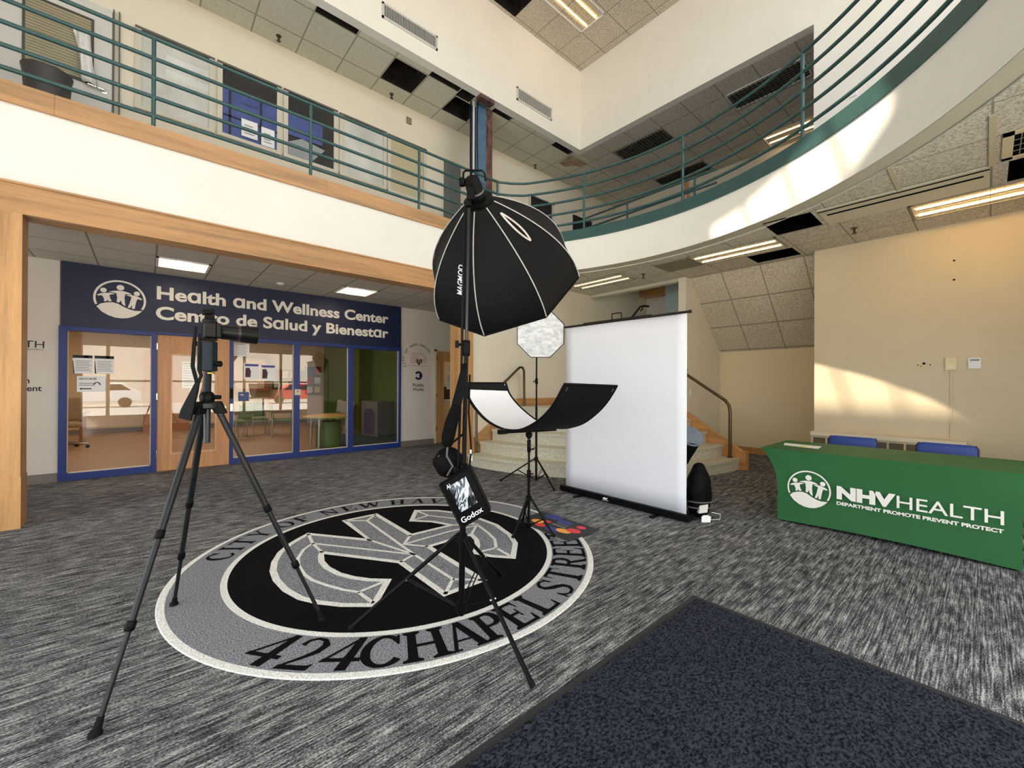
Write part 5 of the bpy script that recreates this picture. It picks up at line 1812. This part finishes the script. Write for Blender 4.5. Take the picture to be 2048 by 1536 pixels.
FAR = [(3.516, 1.427), (3.464, 1.322), (3.365, 1.227), (3.206, 1.127), (3.041, 1.048), (2.900, 1.005), (2.767, 0.990), (2.611, 1.003), (2.431, 1.058), (2.275, 1.160), (2.163, 1.267), (2.067, 1.399)]


def crv(P, t_):
    x = t_*(len(P)-1)
    i = min(int(x), len(P)-2)
    q = x-i
    p0, p1, p2, p3 = P[max(i-1, 0)], P[i], P[i+1], P[min(i+2, len(P)-1)]
    return [0.5*((2*p1[j])+(-p0[j]+p2[j])*q+(2*p0[j]-5*p1[j]+4*p2[j]-p3[j])*q*q+(-p0[j]+3*p1[j]-3*p2[j]+p3[j])*q**3) for j in (0, 1)]


def rfp(u, v, off=0.0):
    a, c = crv(NEAR, u), crv(FAR, u)
    p = Vector((2.45+0.55*v, a[0]+(c[0]-a[0])*v, a[1]+(c[1]-a[1])*v))
    if off:
        a2, c2 = crv(NEAR, min(1, u+0.01)), crv(NEAR, max(0, u-0.01))
        t_ = Vector((0, a2[0]-c2[0], a2[1]-c2[1])).normalized()
        n = Vector((0, t_.z, -t_.y))
        if n.z > 0:
            n = -n
        p = p+n*off
    return p


MB().grid(lambda u, v: rfp(0.02+0.96*u, 0.04+0.93*v, -0.004), 44, 6).build('white_face', mat('white reflector cloth', (240, 242, 248), 0.6), rf, smooth=60)
MB().grid(lambda u, v: rfp(u, v, 0.006), 44, 6).build('black_back', mat('black backing', (5, 6, 9), 0.7, spec=0.25), rf, smooth=60)
b = MB()
edge = [rfp(i/40, 0) for i in range(41)]+[rfp(1, i/6) for i in range(1, 6)]+[rfp(1-i/40, 1) for i in range(41)]+[rfp(0, 1-i/6) for i in range(1, 6)]
b.tube(edge, 0.010, 8, closed=True)
b.build('frame', BLACK, rf, smooth=60)
b = MB()
for u, v in ((0.012, 0.93), (0.985, 0.06), (0.985, 0.93)):
    b.tube([rfp(u, v, 0.012), rfp(u+(0.02 if u < 0.5 else -0.02), v, 0.012)], 0.005, 6)
b.build('rivet', CHROME, rf)
b = MB().obox((2.73, 2.858, 0.972), (0.36, 0, -0.012), (0, 0.020, 0), (0, 0, 0.013)).obox((2.40, 2.858, 0.985), (0.04, 0, 0), (0, 0.026, 0), (0, 0, 0.02))
b.lathe([(0.014, -0.075), (0.03, -0.05), (0.034, -0.025), (0.02, -0.012)], (2.72, 2.85, 0.972), n=18)
b.build('bracket', BLACK, rf, bevel=0.003)

# ================================================================ small octagonal softbox near the stairs
OS = Vector((4.20, 4.25, 0.0))
os_ = thing('rear_light_stand', 'thin black light stand in front of the stairs', 'light stand', tuple(OS))
for f_ in ((3.886, 4.68, 0.013), (4.60, 4.40, 0.013), (4.07, 3.77, 0.013)):
    F0 = Vector(f_)
    hd = Vector((F0.x-OS.x, F0.y-OS.y, 0)).normalized()
    A = Vector((OS.x, OS.y, 0.355))+hd*0.02
    lg = MB().tube([A, A+(F0-A)*0.99], 0.0105, 10).build('leg', MATTE, os_, smooth=50)
    MB().tube([A+(F0-A)*0.95, F0], 0.013, 10).build('foot', RUBBER, lg, smooth=50)
    sd = Vector((-hd.y, hd.x, 0))*0.012
    b = MB()
    for q in (-1, 1):
        b.tube([OS+Vector((0, 0, 0.06))+hd*0.02+sd*q, A+(F0-A)*0.5+sd*q], 0.0045, 6)
    b.build('brace', MATTE, os_)
MB().tube([OS+Vector((0, 0, 0.04)), OS+Vector((0, 0, 1.1))], 0.017, 12).build('tube', MATTE, os_, smooth=50)
MB().tube([OS+Vector((0, 0, 1.05)), OS+Vector((0, 0, 2.05))], 0.012, 12).build('tube', MATTE, os_, smooth=50)
MB().lathe([(0.018, 0.32), (0.03, 0.325), (0.03, 0.375), (0.018, 0.38)], OS, n=14).build('collar', BLACK, os_, smooth=50)
b = MB().lathe([(0.016, 1.42), (0.02, 1.425), (0.02, 1.5), (0.013, 1.505)], OS, n=14)
b.tube([OS+Vector((0, 0, 1.46)), OS-RT*0.04+Vector((0, 0, 1.46)), OS-RT*0.05+Vector((0, 0, 1.445))], 0.008, 8)
b.build('collar', BLACK, os_, smooth=50)
oc = Vector((4.037, 4.011, 2.102))
on = Vector((-0.70, -0.70, -0.10)).normalized()
ou = on.cross(Vector((0, 0, 1))).normalized()
ov = ou.cross(on)
ob_ = thing('small_softbox', 'small octagonal softbox with white crinkled front near the stairs', 'softbox', tuple(oc))
octp = lambda r, d: [oc+(ou*math.cos(math.pi/8+k*math.pi/4)+ov*math.sin(math.pi/8+k*math.pi/4))*r+on*d for k in range(8)]
wcm, wnt, wb = newmat('crinkled silver white')
f_ = noise(wnt, 11, (1, 1, 1.8), 4, 0.6)
wnt.links.new(ramp(wnt, f_, [(0.35, (196, 198, 200)), (0.6, (232, 234, 236))]), wb.inputs['Base Color'])
wb.inputs['Roughness'].default_value = 0.45
bump(wnt, wb, f_, 0.7, 0.03)
b = MB()
o8 = octp(0.338, 0.0)
b.add(o8+[oc+on*0.012], [(k, (k+1) % 8, 8) for k in range(8)])
b.build('diffuser', wcm, ob_)
b = MB()
o9 = octp(0.075, -0.19)
o10 = octp(0.345, -0.015)
b.add(o10+o9, [(k, (k+1) % 8, 8+(k+1) % 8, 8+k) for k in range(8)]+[tuple(range(8, 16))])
b.build('shell', FABRIC, ob_)
b = MB().tube(octp(0.343, 0.0), 0.006, 6, closed=True)
b.build('rim', BLACK, ob_)
b = MB().lathe([(0.04, 0.17), (0.05, 0.195), (0.05, 0.24), (0.03, 0.255)], oc, -on, 16)
b.build('flash_head', BLACK, ob_, smooth=40)

# ================================================================ pull-up white screen
XS = 4.20
pc = thing('projection_screen', 'tall white pull up backdrop screen with black base', 'screen', (XS, 2.87, 0))
b = MB().grid(lambda u, v: (XS+0.003*math.sin(7*u+2*v), 3.688-1.640*u+0.004*v*(1-2*u), 0.075+2.085*v), 14, 10)
b.build('fabric', mat('white screen cloth', (232, 233, 240), 0.75, var=0.006, vs=2), pc, smooth=60, solid=0.003)
b = MB().box(XS-0.05, XS+0.08, 2.00, 3.755, 0.012, 0.078)
b.build('base_case', MATTE, pc, bevel=0.008)
b = MB()
for y in (2.35, 3.40):
    b.box(XS-0.17, XS+0.20, y-0.022, y+0.022, 0.0, 0.013)
b.build('foot', BLACK, pc)
b = MB().tube([(XS, 2.015, 2.168), (XS, 3.715, 2.178)], 0.014, 10)
b.tube([(XS, 2.02, 2.168), (XS, 2.00, 2.168)], 0.018, 10).tube([(XS, 2.45, 2.186), (XS, 3.4, 2.192)], 0.010, 8)
b.build('top_bar', mat('brown black bar', (34, 28, 28), 0.4, 0.4), pc, smooth=50)
b = MB().tube([(XS, 2.835, 2.19), (XS, 2.84, 2.262), (XS, 2.97, 2.264), (XS, 2.965, 2.19)], 0.007, 8)
b.build('handle', MATTE, pc)
b = MB().tube([(XS+0.02, 2.72, 2.18), (XS+0.02, 2.60, 2.30), (XS+0.02, 2.56, 2.305), (XS+0.02, 2.49, 2.29)], 0.012, 8).tube([(XS+0.02, 2.565, 2.30), (XS+0.02, 2.58, 2.265), (XS+0.02, 2.60, 2.255)], 0.008, 8)
b.build('latch', MATTE, pc, smooth=50)
b = MB().tube([(XS+0.05, 2.87, 0.08), (XS+0.035, 2.6, 1.1), (XS+0.02, 2.87, 2.17)], 0.012, 8)
b.build('support_arm', MATTE, pc)
b = MB()
q = lambda y, z: (XS-0.052, y, z)
b.shape([(3.055, 0.052), (3.035, 0.062), (3.0, 0.056), (2.985, 0.062), (2.99, 0.045), (3.02, 0.036), (3.05, 0.040)], q)
b.box(XS-0.0525, XS-0.0515, 2.975, 3.06, 0.026, 0.031)
b.build('mark', PAPER, pc)

# ---- bags standing behind the screen
kb = thing('equipment_bag', 'black backpack slumped on the floor behind the white screen', 'bag', (4.50, 2.05, 0))
kc = Vector((4.49, 2.05, 0.288))


def kbf(u, v):
    th, ph = 2*math.pi*u, math.pi*v
    h_ = math.cos(ph)
    w_ = abs(math.sin(ph))**0.5*(1-0.42*max(0, h_)**1.6)
    bulge = 1+0.10*math.sin(2*th+0.7)+0.05*math.sin(9*ph+2*th)
    return kc+Vector((0.17*w_*math.cos(th)*bulge, 0.135*w_*math.sin(th)*bulge, 0.285*h_))


MB().grid(kbf, 26, 18).build('body', FABRIC, kb, smooth=180)
b = MB()
for z in (0.14, 0.20):
    b.tube([kc+Vector((0.185*math.cos(R(a)), 0.152*math.sin(R(a)), z-0.30)) for a in range(170, 361, 10)], 0.008, 6)
b.build('band', mat('grey webbing', (80, 82, 86), 0.6), kb)
b = MB().obox((4.372, 1.955, 0.125), (0.035, -0.03, 0.006), (0.02, 0.02, 0), (0.012, 0, 0.04))
b.build('white_patch', mat('off white cloth', (206, 200, 194), 0.7), kb, bevel=0.008)
kt = thing('paper_tag', 'white paper tag on a string beside the backpack', 'tag', (4.36, 1.93, 0))
b = MB().slab([(4.300, 1.935, 0.002), (4.365, 1.875, 0.002), (4.370, 1.87, 0.06), (4.35, 1.89, 0.075), (4.315, 1.92, 0.075), (4.300, 1.935, 0.06)], (-0.66, -0.75, 0), 0.004)
b.build('card', PAPER, kt)
b = MB().tube([(4.365, 1.868, 0.03), (4.42, 1.80, 0.04), (4.43, 1.80, 0.09), (4.36, 1.86, 0.11)], 0.003, 5)
b.build('string', PAPER, kt)
tb_ = thing('tube_bag', 'black round tube bag with grey disc end leaning behind the screen', 'bag', (4.46, 2.16, 0.5))
ta = Vector((-0.10, -0.28, 1)).normalized()
t0 = Vector((4.50, 2.20, 0.62))
b = MB().lathe([(0.038, -0.075), (0.055, 0.0), (0.085, 0.10), (0.11, 0.20)], t0, ta, 22)
b.build('body', FABRIC, tb_, smooth=40)
dn = Vector((-0.45, -0.55, 0.62)).normalized()
b = MB().lathe([(0.126, -0.02), (0.133, 0.0), (0.126, 0.014), (0.05, 0.02)], t0+ta*0.245, dn, 28)
b.build('disc', mat('slate disc', (98, 108, 122), 0.6, var=0.03, vs=12), tb_, smooth=40)

# ================================================================ green covered table with paper
tt = thing('table', 'long table under a green stretch cover with white health lettering', 'table', (5.44, 0.63, 0))
GREEN = mat('green stretch cloth', (24, 94, 42), 0.62, var=0.012, vs=3)
ZT = 0.745
CYT, CXT = 0.635, 5.44


def half(z):
    q = z/ZT
    ly = 0.815+0.16*max(0, (q-0.42)/0.58)**2.1
    lx = 0.455-0.012*math.sin(math.pi*q)
    return ly, lx


def cover(u, z):
    """u runs round the rectangle 0..4 (front, left, back, right)"""
    ly, lx = half(z)
    q = z/ZT
    k = int(u) % 4
    f = u-int(u)
    bow = 0.05*math.sin(math.pi*f)*(1-q)*q*2.6
    wr = 0.006*math.sin(38*f+9*q)*max(0, q-0.35)*math.exp(-f*7 if k in (0,) else -(1-f)*7) if k in (0, 1) else 0
    hem = 0.022*math.sin(math.pi*f)*(1-q)
    zz = z+hem+0.012
    if k == 0:
        p = (CXT-lx+bow*0.25+wr, CYT+ly-2*ly*f)
    elif k == 1:
        p = (CXT+lx-bow, CYT-ly) if False else (CXT-lx+2*lx*f, CYT-ly+bow)
    elif k == 2:
        p = (CXT+lx-bow*0.25, CYT-ly+2*ly*f)
    else:
        p = (CXT+lx-2*lx*f, CYT+ly-bow+wr)
    return (p[0], p[1], min(zz, ZT))


b = MB()
NU, NV = 96, 26
vs = [cover(4.0*i/NU, ZT*j/NV) for j in range(NV+1) for i in range(NU)]
fs = [(j*NU+i, j*NU+(i+1) % NU, (j+1)*NU+(i+1) % NU, (j+1)*NU+i) for j in range(NV) for i in range(NU)]
fs.append(tuple(NV*NU+i for i in range(NU)))
b.add(vs, fs)
b.build('table_cover', GREEN, tt, smooth=45)
b = MB()
for x in (4.99+0.03, 5.86):
    for y in (-0.13, 1.40):
        b.lathe([(0.02, 0), (0.02, 0.03)], (x, y, 0), n=10)
b.build('leg', BLACK, tt)
XF = 4.972
b = MB()
people_logo(b, lambda u, v: (XF, 1.1725-0.1825*u, 0.377+0.184*v), 0.075)
b.build('emblem', LETTERW, tt)
b = MB()
fn = lambda a, c: (XF, 0.948-a, c)
b.text('NHV', 0.113, fn, 0.062, x0=0.0, y0=0.338, fit=0.418)
b.text('HEALTH', 0.113, fn, 0.004, x0=0.425, y0=0.338, fit=0.612)
b.text('DEPARTMENT PROMOTE PREVENT PROTECT', 0.030, fn, 0.045, x0=0.0, y0=0.275, fit=1.036)
b.build('lettering', LETTERW, tt)
b = MB().slab([(5.365, 1.50, ZT+0.001), (5.57, 1.545, ZT+0.001), (5.55, 1.19, ZT+0.001), (5.315, 1.17, ZT+0.001)], (0, 0, 1), 0.002)
t = thing('leaflet', 'white leaflet with a pale yellow stripe lying on the green table', 'paper', (5.45, 1.35, ZT))
b.build('sheet', mat('bright paper', (242, 242, 240), 0.7), t)
MB().slab([(5.39, 1.36, ZT+0.0035), (5.47, 1.38, ZT+0.0035), (5.45, 1.28, ZT+0.0035), (5.37, 1.26, ZT+0.0035)], (0, 0, 1), 0.0005).build('stripe', mat('pale yellow', (234, 236, 120), 0.7), t)

# ---- blue folding chairs behind the table
def folding_chair(cx, cy, label):
    t = thing('folding_chair', label, 'chair', (cx, cy, 0), 'blue chairs behind the green table')
    BL = mat('blue vinyl seat', (38, 62, 140), 0.5, var=0.01, vs=20)
    SM = mat('dark chair steel', (44, 46, 58), 0.4, 0.5)
    b = MB()

    def back(u, v):
        y = cy+0.235*(2*u-1)
        rr = 1-max(0, abs(2*u-1)-0.72)/0.28
        z = 0.58+0.215*v*(0.78+0.22*math.sqrt(max(0, rr*(2-rr))))
        return (cx+0.02+0.03*v-0.02*math.cos(math.pi*(u-0.5)), y, z)
    b.grid(back, 16, 6)
    b.build('backrest', BL, t, smooth=60, solid=0.022)
    b = MB().grid(lambda u, v: (cx-0.40+0.40*u, cy-0.21+0.42*v, 0.455-0.012*math.sin(math.pi*u)*math.sin(math.pi*v)), 8, 8)
    b.build('seat', BL, t, smooth=60, solid=0.03)
    for sg in (-1, 1):
        MB().tube([(cx-0.44, cy+0.22*sg, 0.0), (cx+0.01, cy+0.225*sg, 0.56), (cx+0.045, cy+0.225*sg, 0.76), (cx+0.05, cy+0.205*sg, 0.79)], 0.011, 8).build('leg', SM, t, smooth=50)
        MB().tube([(cx+0.10, cy+0.20*sg, 0.0), (cx-0.22, cy+0.20*sg, 0.44)], 0.011, 8).build('leg', SM, t, smooth=50)
    MB().tube([(cx+0.055, cy-0.2, 0.06), (cx+0.055, cy+0.2, 0.06)], 0.009, 8).build('stretcher', SM, t)
    return t


folding_chair(6.40, 1.075, 'blue folding chair behind the table, nearer the stairs')
folding_chair(6.40, 0.285, 'blue folding chair behind the table under the thermostats')
# ================================================================ furniture in the health centre, seen through the glass
GCH = mat('green chair cloth', (86, 112, 60), 0.7)
GRY = mat('grey chair shell', (150, 152, 156), 0.5)
LEGM = mat('silver leg', (170, 168, 162), 0.35, 0.7)


def guest_chair(label, x, y, rz, m, group, arms=True):
    t = thing('guest_chair', label, 'chair', (x, y, 0), group)
    b = MB().box(x-0.25, x+0.25, y-0.24, y+0.24, 0.42, 0.48)
    b.build('seat', m, t, bevel=0.02)
    b = MB().grid(lambda u, v: (x-0.24+0.48*u, y+0.23+0.05*v-0.03*math.sin(math.pi*u), 0.50+0.40*v), 8, 5)
    b.build('backrest', m, t, smooth=60, solid=0.03)
    for sx in (-1, 1):
        for sy in (-1, 1):
            MB().tube([(x+0.26*sx, y+0.24*sy, 0), (x+0.26*sx, y+0.22*sy, 0.66 if arms else 0.45)], 0.014, 8).build('leg', LEGM, t, smooth=50)
        if arms:
            MB().box(x+0.26*sx-0.03, x+0.26*sx+0.03, y-0.26, y+0.24, 0.65, 0.68).build('armrest', mat('maroon arm', (92, 52, 44), 0.5), t)
    t.rotation_euler = (0, 0, rz)
    return t


G_ = 'green guest chairs in the waiting room'
guest_chair('green guest chair nearest the maple door in the waiting room', 1.75, 12.6, R(-60), GCH, G_)
guest_chair('green guest chair with its ribbed back to the middle post', 2.30, 13.3, R(0), GCH, G_)
guest_chair('green guest chair beside the low silver table legs', 2.75, 12.45, R(80), GCH, G_)
G_ = 'grey chairs by the green wall'
guest_chair('grey chair before the green wall, nearest the glass', 4.30, 12.47, R(-80), GRY, G_, False)
guest_chair('grey chair before the green wall, between two grey chairs', 4.35, 13.1, R(-90), GRY, G_, False)
guest_chair('grey chair before the green wall, farthest from the glass', 4.5, 13.9, R(-90), GRY, G_, False)
t = thing('round_table', 'low round table with wood top and green drum in the waiting room', 'table', (3.12, 9.85, 0))
MB().lathe([(0.50, 0.66), (0.52, 0.675), (0.52, 0.70), (0.50, 0.71)], (3.12, 9.85, 0), n=32).build('tabletop', mat('table wood top', (206, 156, 92), 0.4), t, smooth=40)
MB().lathe([(0.525, 0.668), (0.53, 0.675), (0.53, 0.695), (0.525, 0.70)], (3.12, 9.85, 0), n=32).build('edge_band', mat('lime edge', (160, 170, 90), 0.5), t, smooth=40)
MB().lathe([(0.26, 0.01), (0.27, 0.05), (0.27, 0.55), (0.25, 0.58)], (3.12, 9.85, 0), n=28).build('drum', mat('green drum', (84, 108, 44), 0.5), t, smooth=40)
for k in range(4):
    a = R(45+90*k)
    MB().tube([(3.12+0.42*math.cos(a), 9.85+0.42*math.sin(a), 0.008), (3.12+0.40*math.cos(a), 9.85+0.40*math.sin(a), 0.66)], 0.025, 8).build('leg', LEGM, t)
t = thing('play_house', 'grey arched play cabinet with dark blue opening by the green wall', 'cabinet', (4.85, 11.2, 0))
b = MB().slab([(4.62, 11.75, 0.008), (4.62, 10.65, 0.008), (4.62, 10.65, 0.95), (4.62, 11.75, 0.95)], (1, 0, 0), 0.45)
b.build('body', mat('grey laminate', (84, 88, 98), 0.5), t)
MB().slab([(4.615, 11.55, 0.06), (4.615, 10.85, 0.06), (4.615, 10.85, 0.62), (4.615, 11.0, 0.75), (4.615, 11.4, 0.75), (4.615, 11.55, 0.62)], (-1, 0, 0), 0.004).build('opening', mat('deep blue panel', (30, 36, 86), 0.5), t)
tag(MB().slab([(3.30, 9.1, 0.001), (5.0, 9.1, 0.001), (5.0, 12.1, 0.001), (3.9, 12.1, 0.001)], (0, 0, 1), 0.006).build('play_rug', mat('dark teal rug', (22, 48, 50), 0.9)), 'dark teal rug on the floor inside the rightmost glass pane', 'rug')
# brochure racks and shelf on the far wall
SHW = mat('shelf wood', (150, 96, 58), 0.5)


def rack(label, x, z, cols, rows, group=None):
    t = thing('brochure_rack', label, 'rack', (x, 16.5, z), 'brochure racks on the far wall')
    w_, h_ = 0.26*cols, 0.34*rows
    MB().box(x, x+w_, 16.50, 16.598, z, z+h_).build('board', mat('dark rack', (84, 64, 48), 0.6), t)
    cl = [(220, 220, 216), (180, 60, 50), (60, 90, 150), (214, 190, 120)]
    for i in range(cols):
        for j in range(rows):
            k = (i*3+j*5) % 4
            MB().box(x+0.26*i+0.03, x+0.26*i+0.23, 16.485, 16.50, z+0.34*j+0.04, z+0.34*j+0.28).build('leaflet', mat('leaflet %d' % k, cl[k], 0.6), t)
    return t


rack('brochure rack on the far wall behind the middle blue post', 3.35, 1.25, 4, 2)
rack('brochure rack on the far wall next to the green wall', 4.42, 1.05, 2, 3)
t = thing('wall_shelf', 'brown wall shelf unit high on the far centre wall', 'shelf', (2.2, 16.4, 1.2))
b = MB().box(1.7, 3.2, 16.30, 16.598, 2.35, 2.45).box(1.7, 3.2, 16.30, 16.598, 1.18, 1.26).box(1.7, 1.78, 16.30, 16.598, 1.26, 2.35).box(3.1, 3.2, 16.30, 16.598, 1.26, 2.35)
b.build('carcass', SHW, t)
t = thing('telephone', 'dark desk telephone standing on the brown wall shelf', 'telephone', (2.05, 16.4, 1.26))
MB().lathe([(0.14, 0), (0.14, 0.04), (0.09, 0.13), (0.03, 0.15)], (2.08, 16.42, 1.262), n=14).build('body', mat('maroon print', (74, 32, 40)), t)
MB().tube([(1.93, 16.42, 1.42), (2.0, 16.40, 1.47), (2.16, 16.40, 1.47), (2.23, 16.42, 1.42)], 0.03, 8).build('handset', BLACK, t)
# desk chair at the far left pane
t = thing('desk_chair', 'swivel desk chair with chrome star base in the first glass pane', 'chair', (-1.30, 13.0, 0))
for k in range(5):
    a = R(72*k-8)
    e = (-1.30+0.36*math.cos(a), 13.0+0.36*math.sin(a))
    lg = MB().tube([(-1.30, 13.0, 0.14), e+(0.09,)], [0.03, 0.02], 8).build('leg', CHROME, t, smooth=50)
    MB().lathe([(0.032, -0.025), (0.036, 0), (0.032, 0.025)], (e[0], e[1], 0.036), (math.sin(a), -math.cos(a), 0), 12).build('caster', BLACK, lg, smooth=40)
MB().tube([(-1.30, 13.0, 0.12), (-1.30, 13.0, 0.45)], 0.03, 10).build('column', BLACK, t)
MB().box(-1.56, -1.04, 12.74, 13.26, 0.46, 0.55).build('seat', mat('taupe cloth', (146, 124, 100), 0.8), t, bevel=0.03)
MB().grid(lambda u, v: (-1.54+0.48*u, 13.24+0.08*v-0.05*math.sin(math.pi*u), 0.58+0.5*v), 8, 6).build('backrest', mat('taupe cloth', (146, 124, 100)), t, smooth=60, solid=0.04)
b = MB().tube([(-1.02, 12.8, 0.5), (-1.0, 12.85, 0.72), (-0.94, 13.2, 0.78)], 0.015, 8)
b.build('armrest', CHROME, t)
tag(MB().box(-1.9, -1.05, 13.6, 14.3, 0.70, 0.74).box(-1.88, -1.82, 13.62, 14.28, 0, 0.70).box(-1.13, -1.07, 13.62, 14.28, 0, 0.70).build('desk', SHW), 'brown desk edge behind the swivel chair in the first pane', 'desk')
tag(MB().box(-0.05, 1.0, 15.9, 15.98, 0, 2.4).build('inner_door', mat('inner brown door', (156, 100, 56), 0.5)), 'brown inner door seen through the maple door glass', 'door')
# unseen lit panels added to brighten the centre and works room
for i, (x, y) in enumerate(((-0.6, 11.0), (2.0, 11.0), (-0.6, 14.2), (2.0, 14.2))):
    t = thing('centre_fill_light', 'flat lit ceiling panel added unseen inside the waiting room', 'ceiling light', (x, y, 2.94), 'added panels inside the waiting room')
    MB().box(x-0.3, x+0.3, y-0.6, y+0.6, 2.935, 2.949).build('diffuser', emis('centre fill panel', (255, 232, 202), 14.0), t)
t = thing('centre_fill_light', 'flat lit ceiling panel added unseen in the small works room', 'ceiling light', (6.2, 10.2, 2.94))
MB().box(5.9, 6.5, 9.9, 10.5, 2.935, 2.949).build('diffuser', emis('centre fill panel', (255, 232, 202), 14.0), t)


# parked cars across the street, only mirrored in the glass
def car(label, cx, cy, col):
    t = thing('car', label, 'car', (cx, cy, -0.12), 'parked cars across the street')
    side = [(-2.2, 0.35), (-2.2, 0.85), (-1.9, 1.0), (-1.2, 1.08), (-0.7, 1.55), (1.3, 1.58), (1.9, 1.1), (2.2, 1.0), (2.2, 0.35)]
    MB().slab([(cx+p[0], cy-0.85, p[1]-0.12) for p in side], (0, 1, 0), 1.7).build('body', mat('car paint %s' % label[:3], col, 0.25, coat=0.5), t, bevel=0.08)
    MB().slab([(cx+p[0], cy+0.853, p[1]-0.12) for p in [(-1.05, 1.08), (-0.62, 1.48), (1.22, 1.5), (1.7, 1.12)]], (0, 1, 0), 0.006).build('window', mat('car glass', (20, 24, 28), 0.1), t)
    for sx in (-1.4, 1.4):
        MB().lathe([(0.2, 0), (0.33, 0.02), (0.33, 0.2), (0.2, 0.22)], (cx+sx, cy+0.68, 0.21), (0, 1, 0), 18).build('wheel', RUBBER, t)


car('white car mirrored in the first glass pane', -2.4, -20.0, (236, 236, 236))
car('red car mirrored in the second glass pane', 9.4, -20.5, (200, 30, 34))
